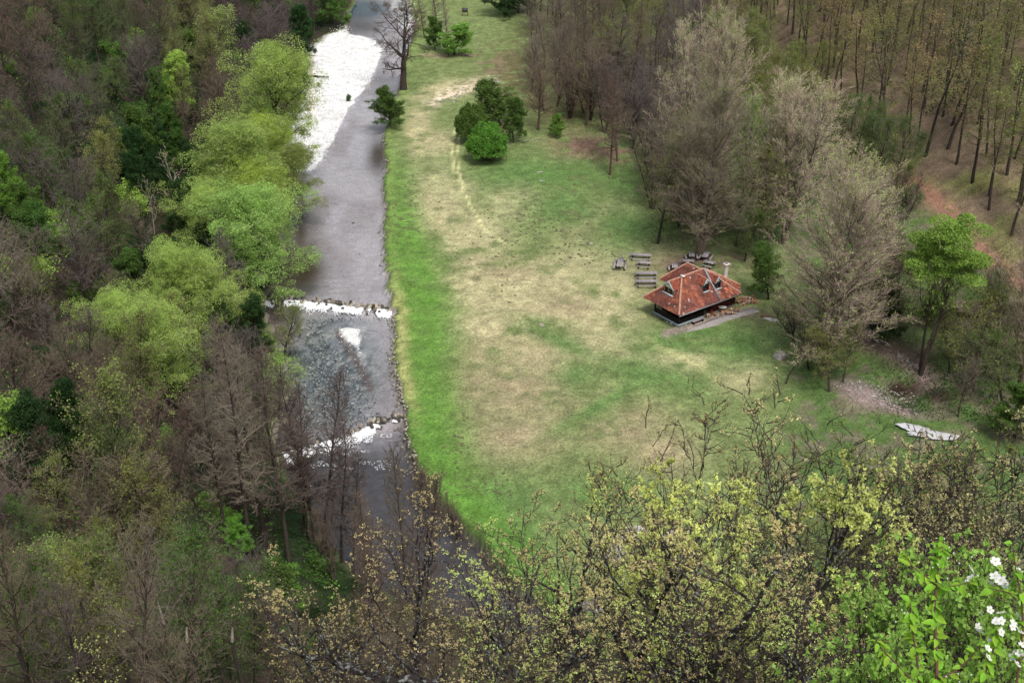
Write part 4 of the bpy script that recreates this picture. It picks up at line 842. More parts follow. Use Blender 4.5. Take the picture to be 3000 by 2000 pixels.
KEY = [
 # left bank willows, far to near
 ('willow', 640, 420, 98, 'tallest far willow on the left bank, pale green round crown beside the gravel bar', dict(wpx=225, leaf='leaf_willow', var=0)),
 ('willow', 622, 455, 265, 'yellow green willow tucked between the two large willows beside the gravel bar', dict(wpx=146, leaf='leaf_yellow', var=1)),
 ('willow', 545, 560, 292, 'broad pale green willow in the middle of the left bank row', dict(wpx=262, leaf='leaf_willow', var=2)),
 ('willow', 590, 590, 385, 'yellow tinged willow crown overlapping the broad pale one', dict(wpx=183, leaf='leaf_yellow', var=3)),
 ('willow', 660, 520, 340, 'olive green willow leaning over the water beside the gravel tip', dict(wpx=134, leaf='leaf_olive', var=0)),
 ('willow', 565, 690, 432, 'full pale green willow overhanging the calm pool above the upper weir', dict(wpx=280, leaf='leaf_willow', var=1)),
 ('willow', 475, 640, 435, 'smaller pale willow at the forest side of the overhanging one', dict(wpx=146, leaf='leaf_willow', var=3)),
 ('alder', 560, 760, 520, 'purple brown bare tree between the willow crowns above the upper weir', dict(wpx=110, twig='twig_purple', var=0)),
 ('multi', 640, 720, 580, 'bare purple brown tree at the left end of the upper weir', dict(wpx=90, twig='twig_purple', var=1)),
 ('willow', 400, 800, 560, 'feathery green willow with its dark trunk showing, left of the upper weir', dict(wpx=183, leaf='leaf_willow', var=2)),
 ('willow', 510, 815, 588, 'rounded green willow directly left of the upper weir', dict(wpx=207, leaf='leaf_willow', var=0)),
 ('willow', 300, 860, 672, 'low broad willow at the edge of the left wood below the others', dict(wpx=195, leaf='leaf_willow', var=1)),
 ('willow', 400, 960, 690, 'sparse green willow with a dark forked trunk behind the bare alders', dict(wpx=219, leaf='leaf_willow', var=3)),
 ('budding', 655, 830, 692, 'brown budding tree leaning over the rapids below the upper weir', dict(wpx=110, leaf='leaf_olive', twig='twig_brown', var=0)),
 ('budding', 640, 960, 790, 'olive budding tree at the rapids behind the front alders', dict(wpx=130, leaf='leaf_willow', twig='twig_grey', var=1)),
 # alders
 ('alder', 575, 1275, 790, 'tall bare alder on the left bank, left one of the front row', dict(wpx=170, twig='twig_grey', var=0)),
 ('alder', 612, 1262, 770, 'tall bare alder with twin dark stems, second of the front row', dict(wpx=180, twig='twig_grey', var=1)),
 ('alder', 665, 1290, 800, 'tall bare alder leaning right, third of the front row', dict(wpx=170, twig='twig_grey', var=2, lean=(0, .06))),
 ('alder', 550, 1220, 800, 'slender bare alder behind the left of the front row', dict(wpx=110, twig='twig_grey', var=2)),
 ('alder', 726, 1238, 870, 'bare dark alder standing at the water over the lower weir, left of a pair', dict(wpx=150, twig='twig_purple', var=0)),
 ('alder', 744, 1262, 875, 'bare dark alder standing at the water over the lower weir, right of a pair', dict(wpx=160, twig='twig_purple', var=1)),
 ('alder', 715, 1250, 960, 'short bare alder between the front row and the pair at the lower weir', dict(wpx=80, twig='twig_brown', var=2)),
 ('multi', 1000, 1180, 1095, 'low bare brown shrub on the meadow bank below the lower weir', dict(wpx=90, twig='twig_brown', var=0)),
 ('multi', 1055, 1240, 1150, 'low bare brown shrub farther down the meadow bank', dict(wpx=90, twig='twig_brown', var=1)),
 ('multi', 965, 1130, 1065, 'small bare brown shrub at the bank edge nearest the lower weir', dict(wpx=60, twig='twig_brown', var=2)),
('alder', 700, 1235, 905, 'bare alder between the front row and the pair, slightly shorter', dict(wpx=110, twig='twig_grey', var=0)),
 ('alder', 785, 1292, 950, 'bare alder at the dark water right of the pair', dict(wpx=120, twig='twig_purple', var=2)),
 ('alder', 812, 1318, 1040, 'smaller bare alder at the dark water farther down the left bank', dict(wpx=100, twig='twig_purple', var=0)),
 ('multi', 770, 1330, 1150, 'tangled bare shrub tree at the foot of the left bank alders', dict(wpx=120, twig='twig_brown', var=1)),
 ('multi', 850, 1370, 1210, 'tangled bare shrub tree lowest on the left bank', dict(wpx=120, twig='twig_brown', var=2)),
 ('alder', 520, 1240, 850, 'bare grey alder behind the left end of the front row', dict(wpx=130, twig='twig_grey', var=0)),
 ('bare', 60, 1230, 1010, 'bare tree on the bank of slope at the lower left edge', dict(wpx=150, twig='twig_grey', var=0)),
 ('budding', 150, 1260, 1060, 'olive budding tree on the lower left slope, left of the fan-limbed one', dict(wpx=140, leaf='leaf_olive', var=1)),
 ('bare', 20, 1300, 1110, 'low bare tree cut by the lower left edge', dict(wpx=130, twig='twig_purple', var=2)),
 ('budding', 100, 1330, 1150, 'green budding tree below the low bare one near the left edge', dict(wpx=130, leaf='leaf_mid', var=2)),
 ('bare', 120, 1180, 990, 'bare brown tree above the lower left slope', dict(wpx=120, twig='twig_brown', var=3)),
 # top: bare river tree and neighbours
 ('gnarled', 928, 207, -10, 'big bare gnarled tree on the river bend with drooping side limbs', dict(wpx=165, twig='twig_brown', bark='bark', var=0)),
 ('leafy', 897, 293, 205, 'small leafy green tree leaning over the water with a dark crooked stem', dict(wpx=84, leaf='leaf_mid', var=0)),
 ('leafy', 1043, 127, 50, 'small light green tree with several dark stems in the far meadow', dict(wpx=80, leaf='leaf_fresh', var=1)),
 ('leafy', 1000, 117, 40, 'slim light green tree left of the far many-stemmed one', dict(wpx=45, leaf='leaf_mid', var=0)),
 ('alder', 975, 90, -20, 'thin grey bare tree in the far meadow near the notice board, left one', dict(wpx=40, twig='twig_grey', var=0)),
 ('alder', 1030, 130, -10, 'thin dark bare tree directly left of the far light green tree', dict(wpx=34, twig='twig_grey', var=1)),
 ('alder', 1005, 80, -40, 'thin grey bare tree behind the slim green one in the far meadow', dict(wpx=44, twig='twig_grey', var=2)),
 ('leafy', 1160, 42, -60, 'dark green dense tree at the top edge above the far meadow', dict(wpx=90, leaf='leaf_dark', var=1)),
 ('leafy', 1190, 30, -60, 'second dark green dense tree at the top edge, right of the first', dict(wpx=80, leaf='leaf_mid', var=0)),
 # meadow edge
 ('dome', 1120, 372, 292, 'round bright green bush standing alone on the meadow', dict(wpx=88, leaf='leaf_bright', var=0)),
 ('dome', 1083, 330, 250, 'dull green bush behind and left of the round bright one', dict(wpx=70, leaf='leaf_mid', var=0)),
 ('leafy', 1150, 290, 195, 'bushy mid green tree behind the round bright bush', dict(wpx=110, leaf='leaf_mid', var=1)),
 ('leafy', 1180, 330, 225, 'small dark leafy tree between the bright bush and the thicket', dict(wpx=60, leaf='leaf_mid', var=0)),
 ('dead', 1164, 370, 268, 'small bare pinkish tree beside the round bright bush', dict(wpx=40, twig='twig_pale', bark='bark_red', var=0)),
 ('leafy', 1277, 318, 265, 'little fresh green sapling at the thicket edge', dict(wpx=36, leaf='leaf_bright', var=0)),
 ('alder', 1401, 402, 175, 'slender bare tree standing foremost at the meadow edge', dict(wpx=80, twig='twig_brown', bark='bark_red', var=0)),
 ('alder', 1418, 373, 160, 'slender bare tree just behind the foremost one', dict(wpx=80, twig='twig_brown', bark='bark_red', var=1)),
 ('bare', 1236, 300, 120, 'wide bare brown tree with stout red brown trunk, left end of the thicket', dict(wpx=130, twig='twig_brown', bark='bark_red', var=0)),
 ('bare', 1345, 290, 90, 'wide bare brown tree in the middle of the thicket', dict(wpx=140, twig='twig_brown', bark='bark_red', var=1)),
 ('alder', 1395, 250, 40, 'tall bare tree in the thicket with leaning dark stems', dict(wpx=120, twig='twig_grey', var=2)),
 ('alder', 1450, 200, 10, 'tall upright bare tree behind the thicket', dict(wpx=90, twig='twig_brown', var=0)),
 # great poplars on the right
 ('poplar', 1600, 470, 20, 'tallest pale twigged poplar at the back of the right hand group', dict(leaf='leaf_willow', bark='bark_grey', wpx=215, twig='twig_pale', var=0)),
 ('poplar', 1608, 590, 190, 'large bare poplar with leaning forks above the picnic tables', dict(bark='bark_grey', wpx=240, twig='twig_grey', var=1)),
 ('poplar', 1800, 560, 165, 'pale budding poplar behind the greatest one', dict(leaf='leaf_willow', bark='bark_grey', wpx=230, twig='twig_pale', var=2)),
 ('poplar', 1890, 862, 345, 'greatest bare poplar with pale upswept twigs right of the hut', dict(leaf='leaf_willow', bark='bark_grey', wpx=310, twig='twig_pale', var=0)),
 ('poplar', 1975, 800, 400, 'broad pale twigged poplar immediately right of the greatest one', dict(leaf='leaf_willow', bark='bark_grey', wpx=200, twig='twig_grey', var=1)),
 ('budding', 1690, 570, 215, 'fresh green budding tree with a dark pole-like trunk among the poplars', dict(wpx=110, leaf='leaf_fresh', var=0)),
 ('budding', 1765, 590, 330, 'slim olive budding tree behind the hut chimney', dict(wpx=146, leaf='leaf_olive', var=1)),
 ('budding', 1510, 560, 300, 'loose olive budding tree at the meadow edge above the tables', dict(wpx=130, leaf='leaf_olive', twig='twig_grey', var=2)),
 ('multi', 1500, 480, 250, 'bare grey many-stemmed tree at the right meadow edge', dict(wpx=130, twig='twig_grey', var=1)),
 ('leafy', 1765, 690, 570, 'deep green bush between the hut chimney and the greatest poplar', dict(wpx=85, leaf='leaf_mid', var=1)),
 ('umbrella', 2112, 865, 512, 'bright green flat-topped tree with forked dark stems right of the great poplars', dict(wpx=250, leaf='leaf_fresh', var=0)),
 ('leafy', 2020, 790, 640, 'dark green ivy-clad tree in the shade left of the flat-topped one', dict(wpx=90, leaf='leaf_dark', var=0)),
 ('poplar', 2340, 900, 470, 'pale twigged tree cut by the right edge of the frame', dict(bark='bark_grey', wpx=180, twig='twig_pale', var=2)),
 ('budding', 2230, 900, 690, 'olive hazy budding tree beyond the dug pit', dict(wpx=207, leaf='leaf_olive', var=0)),
 ('budding', 2300, 940, 760, 'dull green budding tree at the right edge beyond the shaded grass', dict(wpx=140, leaf='leaf_mid', var=1)),
 ('leafy', 2330, 1010, 880, 'bushy mid green shrub tree at the right edge above the lower slope', dict(wpx=120, leaf='leaf_mid', var=0)),
 ('budding', 1905, 900, 760, 'small olive tree under the greatest poplar', dict(wpx=134, leaf='leaf_olive', var=2)),
 ('multi', 1830, 790, 690, 'tangled brown suckers at the foot of the greatest poplar', dict(wpx=120, twig='twig_brown', var=0)),
 ('multi', 1860, 850, 740, 'low brown tangle on the meadow side of the greatest poplar foot', dict(wpx=90, twig='twig_grey', var=1)),
 ('budding', 1935, 880, 740, 'low olive growth right of the greatest poplar foot', dict(wpx=90, leaf='leaf_olive', var=1)),
 ('multi', 1640, 540, 420, 'brown undergrowth tree below the large forked poplar', dict(wpx=100, twig='twig_brown', var=2)),
 ('multi', 1560, 520, 400, 'brown undergrowth tree left of the large forked poplar', dict(wpx=110, twig='twig_grey', var=0)),
 ('budding', 1710, 600, 470, 'dark olive tree by the little stream behind the hut', dict(wpx=100, leaf='leaf_mid', var=2)),
 ('bare', 1745, 560, 380, 'bare brown tree between two poplars beyond the stream', dict(wpx=110, twig='twig_brown', var=2)),
('budding', 2180, 860, 700, 'grey olive haze of a budding tree beside the flat-topped one', dict(wpx=110, leaf='leaf_olive', var=2)),
 ('bare', 2260, 860, 690, 'bare grey brown tree before the bramble mound', dict(wpx=120, twig='twig_grey', var=1)),
 ('bare', 2200, 960, 810, 'bare grey brown tree on the shaded grass beyond the white slab', dict(wpx=90, twig='twig_grey', var=3)),
 ('budding', 2345, 860, 690, 'olive budding tree cut by the right edge before the bramble mound', dict(wpx=130, leaf='leaf_olive', var=0)),
 ('bare', 2050, 760, 560, 'bare brown tree behind the flat-topped one', dict(wpx=120, twig='twig_brown', var=2)),
 # left forest characters
 ('leafy', 395, 260, 122, 'bright fresh green tree shining in the middle of the left forest', dict(wpx=90, leaf='leaf_fresh', var=1)),
 ('budding', 480, 190, 15, 'broad pale olive tree at the top of the left forest', dict(wpx=146, leaf='leaf_willow', var=0)),
 ('leafy', 15, 500, 358, 'bright green shrub tree at the left edge', dict(wpx=80, leaf='leaf_bright', var=0)),
 ('dead', 420, 520, 330, 'pale dead tree with white bark in the left forest', dict(wpx=90, twig='twig_pale', bark='bark_pale', var=0)),
 ('dead', 355, 540, 400, 'small pale grey dead tree left of the white barked one', dict(wpx=60, twig='twig_pale', bark='bark_pale', var=0)),
 ('leafy', 590, 200, 60, 'dark ivy-covered tree above the tallest willow, left one', dict(wpx=60, leaf='leaf_dark', var=1)),
 ('leafy', 690, 150, 15, 'dark ivy-covered tree at the head of the gravel bar', dict(wpx=70, leaf='leaf_dark', var=0)),
 ('leafy', 770, 65, -60, 'green tree beside the dark pool at the top', dict(wpx=90, leaf='leaf_mid', var=1)),
 ('leafy', 640, 100, -30, 'dark evergreen looking tree above the gravel bar', dict(wpx=80, leaf='leaf_dark', var=0)),
 ('shrub', 700, 190, 130, 'bright green shrub on the shore at the upper gravel bar', dict(wpx=45, leaf='leaf_mid', var=0)),
 ('leafy', 555, 1290, 1195, 'glowing green sapling at the foot of the front alders', dict(wpx=70, leaf='leaf_bright', var=0)),
 ('leafy', 655, 1410, 1310, 'glowing green bush below the front alders', dict(wpx=110, leaf='leaf_bright', var=1)),
 ('multi', 250, 1330, 1060, 'spreading bare tree with dark fanned limbs in the lower left forest', dict(wpx=290, twig='twig_brown', var=1)),
 ('budding', 130, 1560, 1290, 'pale green budding tree at the lower left corner', dict(wpx=190, leaf='leaf_willow', var=0)),
 ('budding', 45, 1500, 1230, 'mid green budding tree at the left edge near the bottom', dict(wpx=150, leaf='leaf_bright', var=2)),
 ('shrub', 800, 232, 216, 'small green shrub growing alone on the white gravel bar', dict(wpx=18, leaf='leaf_mid', var=1, width=1)),
]
for k, u, v, vt, lab, kw in KEY: by_base(k, u, v, vt, lab, **kw)
# ------------------------------------------------ forests: kind by colour seen in the photograph
ANCH = [  # u, v, kind, twig, leaf
 (60, 60, 'bare', 'twig_brown', None), (150, 40, 'budding', 'twig_brown', 'leaf_mid'), (300, 50, 'budding', 'twig_grey', 'leaf_mid'), (450, 60, 'budding', 'twig_grey', 'leaf_olive'), (560, 40, 'bare', 'twig_purple', None),
 (100, 180, 'bare', 'twig_purple', None), (200, 160, 'budding', 'twig_grey', 'leaf_mid'), (330, 140, 'bare', 'twig_purple', None), (250, 250, 'bare', 'twig_purple', None), (330, 210, 'leafy', 'twig_brown', 'leaf_mid'), (420, 130, 'budding', 'twig_brown', 'leaf_olive'),
 (480, 230, 'bare', 'twig_brown', None), (560, 160, 'bare', 'twig_purple', None), (60, 330, 'budding', 'twig_brown', 'leaf_mid'), (160, 320, 'budding', 'twig_grey', 'leaf_mid'), (270, 360, 'budding', 'twig_brown', 'leaf_olive'), (220, 420, 'bare', 'twig_grey', None),
 (320, 330, 'leafy', 'twig_brown', 'leaf_dark'), (400, 400, 'leafy', 'twig_brown', 'leaf_dark'), (340, 470, 'bare', 'twig_grey', None), (140, 440, 'bare', 'twig_purple', None), (60, 450, 'leafy', 'twig_brown', 'leaf_mid'), (250, 500, 'budding', 'twig_brown', 'leaf_mid'),
 (60, 560, 'bare', 'twig_grey', None), (180, 580, 'bare', 'twig_purple', None), (110, 640, 'budding', 'twig_brown', 'leaf_olive'), (290, 590, 'leafy', 'twig_brown', 'leaf_mid'), (340, 560, 'leafy', 'twig_brown', 'leaf_dark'), (230, 650, 'bare', 'twig_brown', None),
 (40, 720, 'bare', 'twig_grey', None), (140, 760, 'bare', 'twig_purple', None), (200, 860, 'bare', 'twig_brown', None), (60, 860, 'bare', 'twig_brown', None), (100, 950, 'leafy', 'twig_brown', 'leaf_dark'), (200, 980, 'budding', 'twig_grey', 'leaf_mid'),
 (300, 900, 'budding', 'twig_brown', 'leaf_olive'), (330, 1000, 'multi', 'twig_brown', None), (430, 1050, 'bare', 'twig_grey', None), (120, 1080, 'budding', 'twig_purple', 'leaf_olive'), (50, 1100, 'bare', 'twig_purple', None), (480, 950, 'bare', 'twig_purple', None),
 (100, 1250, 'budding', 'twig_brown', 'leaf_mid'), (60, 1200, 'bare', 'twig_brown', None), (300, 1220, 'budding', 'twig_grey', 'leaf_olive'), (400, 1200, 'budding', 'twig_grey', 'leaf_olive'), (450, 1330, 'budding', 'twig_grey', 'leaf_mid'), (350, 1400, 'bare', 'twig_grey', None), (250, 1430, 'budding', 'twig_grey', 'leaf_olive'),
 (450, 1450, 'bare', 'twig_brown', None), (550, 1430, 'budding', 'twig_grey', 'leaf_mid'), (80, 1400, 'budding', 'twig_grey', 'leaf_mid'), (300, 1530, 'budding', 'twig_grey', 'leaf_fresh'), (500, 1530, 'bare', 'twig_grey', None), (600, 1530, 'budding', 'twig_grey', 'leaf_mid'), (720, 1400, 'bare', 'twig_brown', None), (700, 1500, 'budding', 'twig_grey', 'leaf_fresh'), (30, 1540, 'budding', 'twig_grey', 'leaf_mid'),
 (1250, 40, 'bare', 'twig_grey', None), (1350, 60, 'bare', 'twig_brown', None), (1450, 40, 'budding', 'twig_grey', 'leaf_olive'), (1550, 60, 'bare', 'twig_purple', None), (1300, 200, 'multi', 'twig_brown', None), (1480, 230, 'multi', 'twig_purple', None), (1700, 80, 'budding', 'twig_grey', 'leaf_olive'), (1720, 180, 'budding', 'twig_brown', 'leaf_olive'),
 (1560, 350, 'multi', 'twig_grey', None), (1750, 400, 'budding', 'twig_grey', 'leaf_mid')]
def anchor(u, v):
    b = min(ANCH, key=lambda a: (a[0] - u) ** 2 + (a[1] - v) ** 2 * 1.0 + random.uniform(0, 2500)); return b[2:]
WORD = {'bare': 'bare', 'multi': 'bare many-stemmed', 'budding': 'budding', 'leafy': 'leafy', 'pole': 'slender', 'thin': 'thin budding', 'shrub': 'low leafy'}
TW = {'twig_purple': 'purple brown', 'twig_brown': 'brown', 'twig_grey': 'grey brown', 'twig_pale': 'pale'}
LW = {None: '', 'leaf_mid': 'mid green', 'leaf_olive': 'olive', 'leaf_dark': 'dark green', 'leaf_fresh': 'fresh green', 'leaf_bright': 'bright green', 'leaf_willow': 'pale green'}
def free(x_, y_, k=1.0):
    return all((x_ - a) ** 2 + (y_ - b) ** 2 > (c * k) ** 2 for a, b, c in TAKEN)
def where(u, v):
    return ('upper ' if v < 420 else 'middle ' if v < 950 else 'lower ') + 'part of the left forest, ' + ('near the left edge' if u < 170 else 'towards the river' if u > 430 else 'between edge and river')
def scatter(x0, x1, y0, y1, step, ok, jit=.42):
    pts = []
    for yy_ in np.arange(y0, y1, step):
        for xx_ in np.arange(x0, x1, step): 
            a = xx_ + random.uniform(-jit, jit) * step; b = yy_ + random.uniform(-jit, jit) * step
            if ok(a, b): pts.append((a, b))
    return pts
def lb1(y_): return float(left_bank(np.array([y_]))[0])
def rb1(y_): return float(right_bank(np.array([y_]))[0])
cnt = {}
for a, b in scatter(-135, -14, 56, 372, 5.4, lambda a, b: a < (lb1(max(b, 97)) - 3.5 if b > 97 else lb1(97) - 3.5 - (97 - b) * .25) and free(a, b, .75)):
    z_ = h1(a, b); H = random.uniform(9, 15); u, v = [float(q) for q in proj(a, b, z_ + H * .65)]
    u0, v0 = [float(q) for q in proj(a, b, z_)]
    if not (-90 < u < 1000 and (v0 > 8 or (v0 > -70 and lb1(b) - a < 12)) and float(proj(a, b, z_ + H)[1]) < 1560): continue
    if 470 < u0 < 830 and 1180 < v0 < 1500:
        if random.random() < .45: continue
        H = min(H, random.uniform(2.5, 4.5)); u, v = [float(q) for q in proj(a, b, z_ + H * .65)]
    k, tw_, lf_ = anchor(u, v)
    if k == 'budding' and lf_ == 'leaf_mid' and random.random() < .5: k, tw_, lf_ = 'bare', random.choice(['twig_brown', 'twig_purple']), None
    if k == 'leafy': H *= .72
    if lf_ is None and k == 'leafy': lf_ = 'leaf_mid'
    lab = f"{WORD[k]} {LW[lf_] or TW[tw_]} tree in the {where(u, v)}"
    plant(k, a, b, H, random.uniform(.8, 1.1), twig=tw_, leaf=lf_, label=lab, group=lab.replace(' tree in', ' trees in'), lean=(random.gauss(0, .05), random.gauss(0, .05)))
# understory saplings in the left forest
for a, b in scatter(-120, -12, 84, 330, 9.5, lambda a, b: a < lb1(max(b, 97)) - 2):
    z_ = h1(a, b); u, v = [float(q) for q in proj(a, b, z_ + 2)]
    if not (-40 < u < 900 and 0 < v < 1600): continue
    lf_ = random.choice(['leaf_mid', 'leaf_dark', 'leaf_mid', 'leaf_bright', 'leaf_fresh'] if u < 420 else ['leaf_mid', 'leaf_dark', 'leaf_bright'])
    lab = f"low leafy {LW[lf_]} shrub in the {where(u, v)}"
    plant('shrub', a, b, random.uniform(2.5, 5), 1.1, leaf=lf_, twig='twig_brown', label=lab, group=lab.replace(' shrub in', ' shrubs in'), name='shrub', cat='shrub')
# right forest slope: pole trees over leaf litter
def hx1(y_): return float(np.interp(y_, HR[:, 1], HR[:, 0]))
for a, b in scatter(36, 150, 150, 372, 4.7, lambda a, b: a > hx1(b) + 3 and free(a, b, .8)):
    z_ = h1(a, b); H = random.uniform(13, 20); u, v = [float(q) for q in proj(a, b, z_)]; ut, vt = [float(q) for q in proj(a, b, z_ + H)]
    if not (u < 2430 and vt < 900 and v > 8): continue
    if 0 < v and math.hypot(0, 0) == 0 and any(abs(u - (2090 + t * 262)) < 20 and abs(v - (415 + t * 235)) < 18 for t in np.arange(0, 1.01, .05)): continue
    lf_ = random.choice(['leaf_olive', 'leaf_olive', 'leaf_tan', 'leaf_tan'] if u < 2200 else ['leaf_olive', 'leaf_fresh', 'leaf_mid', 'leaf_olive', 'leaf_tan'])
    if v < 120 and u < 1950: lf_ = 'leaf_olive'
    lab = f"slender {'tan budding' if lf_ == 'leaf_tan' else LW[lf_] + ' leafing'} tree on the brown leaf-strewn slope, " + ('upper ' if v < 230 else 'lower ') + ('left side' if u < 1950 else 'middle' if u < 2180 else 'right side')
    plant('pole', a, b, H, random.uniform(.9, 1.25), twig='twig_brown', bark='bark', leaf=lf_, label=lab, group=lab.replace(' tree on', ' trees on'))
for (u, v, vt) in [(2010, 330, 60), (2125, 360, 40)]:
    by_base('pole', u, v, vt, 'ivy-clad slender tree on the brown slope, ' + ('left one' if u < 2100 else 'right one'), 1.0, leaf='leaf_dark', bark='bark', twig='twig_brown')
# top centre and right middle woods
for a, b in scatter(4, 62, 205, 385, 5.4, lambda a, b: free(a, b, .8)):
    z_ = h1(a, b); H = random.uniform(9, 14); u0, v0 = [float(q) for q in proj(a, b, z_)]; u, v = [float(q) for q in proj(a, b, z_ + H * .6)]
    edge = np.interp(v0, [-60, 40, 150, 260, 300, 340, 500], [1080, 1200, 1230, 1200, 1330, 1450, 1490])
    if u0 < edge or a > hx1(b) + 2 or v0 > 560 or v0 < 8: continue
    k, tw_, lf_ = anchor(u, v)
    lab = f"{WORD[k]} {LW[lf_] or TW[tw_]} tree in the thicket beyond the meadow, " + ('left part' if u < 1380 else 'middle' if u < 1560 else 'right part')
    plant(k, a, b, H, random.uniform(.85, 1.1), twig=tw_, leaf=lf_, label=lab, group=lab.replace(' tree in', ' trees in'))
for a, b in scatter(34, 95, 150, 215, 5.6, lambda a, b: free(a, b, .9)):
    u0, v0 = [float(q) for q in proj(a, b, h1(a, b))]
    if u0 < 1960 or a > hx1(b) + 1 or v0 > 880 or (u0 > 2120 and v0 < 700) or (v0 > 780 and u0 < 2200): continue
    k = random.choice(['shrub', 'budding', 'multi']); lf_ = random.choice(['leaf_olive', 'leaf_mid']) if k != 'multi' else None
    lab = f"{WORD[k]} {LW[lf_] or 'grey brown'} tree on the shaded flat at the foot of the forest slope"
    plant(k, a, b, random.uniform(3, 5) if k == 'shrub' else random.uniform(6, 10), 1.1, twig='twig_brown', leaf=lf_, label=lab, group=lab.replace(' tree on', ' trees on'))
# ------------------------------------------------ trees on the near slope, read by top and distance
def by_top(kind, u, vt, y_, label, width=1.0, Hmin=3, **kw):
    d = ray(u, vt); t = y_ / d[1]; x_ = d[0] * t; zt = CAM_H + d[2] * t; z_ = h1(x_, y_); H = max(Hmin, zt - z_)
    return plant(kind, x_, y_, H, width * min(1.5, 9 / H + .25), label=label, **kw)
NB = dict(bark='bark_lichen', twig='twig_near')
NEAR = [
 ('alder', 925, 1030, 86, 'young thin bare alder before the river below the lower weir, left one', .8, dict(var=0)),
 ('alder', 955, 1060, 87, 'young thin bare alder before the river below the lower weir, right one', .8, dict(var=1)),
 ('alder', 860, 1120, 84, 'thin bare alder at the dark water near the bottom, left of two young ones', .8, dict(var=2)),
 ('oak', 1400, 1010, 27, 'budding oak with tan bud clusters rising highest before the meadow centre', .95, dict(leaf='bud_tan', var=0)),
 ('oak', 1010, 1170, 26, 'wide budding oak before the river at bottom centre left', 1.0, dict(leaf='bud_tan', var=1)),
 ('oak', 1215, 1170, 29, 'greenish budding oak between the two wide tan ones', .8, dict(leaf='bud_green', var=2)),
 ('oak', 1600, 990, 33, 'tan budding oak with thin upright twigs right of the highest one', .7, dict(leaf='bud_tan', var=2)),
 ('oakleafy', 1830, 945, 28, 'leafing oak with yellow green rosettes at the lower right', 1.0, dict(leaf='bud_green', var=0)),
 ('oakleafy', 1660, 1110, 25, 'yellow green leafing oak below the tan one', .8, dict(leaf='bud_green', var=0)),
 ('oak', 1530, 1220, 22, 'dense budding oak at the bottom centre with black trunk', .9, dict(leaf='bud_tan', var=0)),
 ('oak', 1850, 1230, 22, 'dark branched oak at the bottom right of centre', .9, dict(leaf='bud_green', var=1)),
 ('oak', 850, 1370, 30, 'budding oak at the bottom with pale lichened limbs left of centre', .8, dict(leaf='bud_tan', var=2)),
 ('oak', 1130, 1370, 21, 'low budding oak at the very bottom left of centre', .8, dict(leaf='bud_tan', var=0)),
 ('oak', 1350, 1390, 20, 'low budding oak crossing the bottom edge at centre', .8, dict(leaf='bud_green', var=2)),
 ('oak', 2050, 1330, 24, 'dark budding oak behind the bright green shrub', .9, dict(leaf='bud_tan', var=0)),
 ('thin', 1960, 930, 48, 'thin olive tan sapling clump before the spoil heap', 1.3, dict(leaf='bud_tan', var=0)),
 ('thin', 2080, 920, 46, 'tan budding sapling clump before the white slab', 1.4, dict(leaf='bud_tan', var=1)),
 ('thin', 2180, 960, 45, 'olive sapling clump right of the white slab', 1.4, dict(leaf='leaf_olive', var=0)),
 ('thin', 2290, 1010, 44, 'tan olive sapling clump at the right edge', 1.4, dict(leaf='bud_tan', var=1)),
 ('thin', 1900, 1080, 42, 'olive sapling clump behind the leafing oak', 1.3, dict(leaf='leaf_olive', var=1)),
 ('thin', 2060, 1080, 40, 'olive green sapling clump in the middle of the right slope', 1.4, dict(leaf='leaf_olive', var=0)),
 ('thin', 2180, 1120, 38, 'brownish sapling clump in the middle of the right slope', 1.4, dict(leaf='bud_tan', var=1)),
 ('thin', 2300, 1150, 38, 'dense olive sapling clump near the right edge', 1.4, dict(leaf='leaf_olive', var=0)),
 ('thin', 1750, 1200, 36, 'olive sapling clump behind the bottom oaks', 1.3, dict(leaf='leaf_olive', var=1)),
 ('oak', 2200, 1150, 33, 'oak with a pale lichened limb stretching right over the saplings', .8, dict(leaf='bud_tan', var=1)),
 ('oak', 2320, 1230, 26, 'budding oak at the right edge above the bright shrub', .8, dict(leaf='bud_tan', var=2)),
 ('thin', 1560, 1000, 52, 'faint grey sapling clump against the tan meadow', 1.3, dict(leaf='leaf_tan', var=0)),
 ('thin', 1680, 960, 54, 'faint bare sapling clump left of the leafing oak top', 1.3, dict(leaf='leaf_tan', var=1)),
 ('thin', 760, 1350, 45, 'thin pale sapling clump at the edge of the lower left forest', 1.3, dict(leaf='leaf_tan', var=1)),
]
for k, u, vt, y_, lab, w_, kw in NEAR: by_top(k, u, vt, y_, lab, w_, **({**NB, **kw} if k != 'alder' else dict(bark='bark', twig='twig_brown', **kw)))
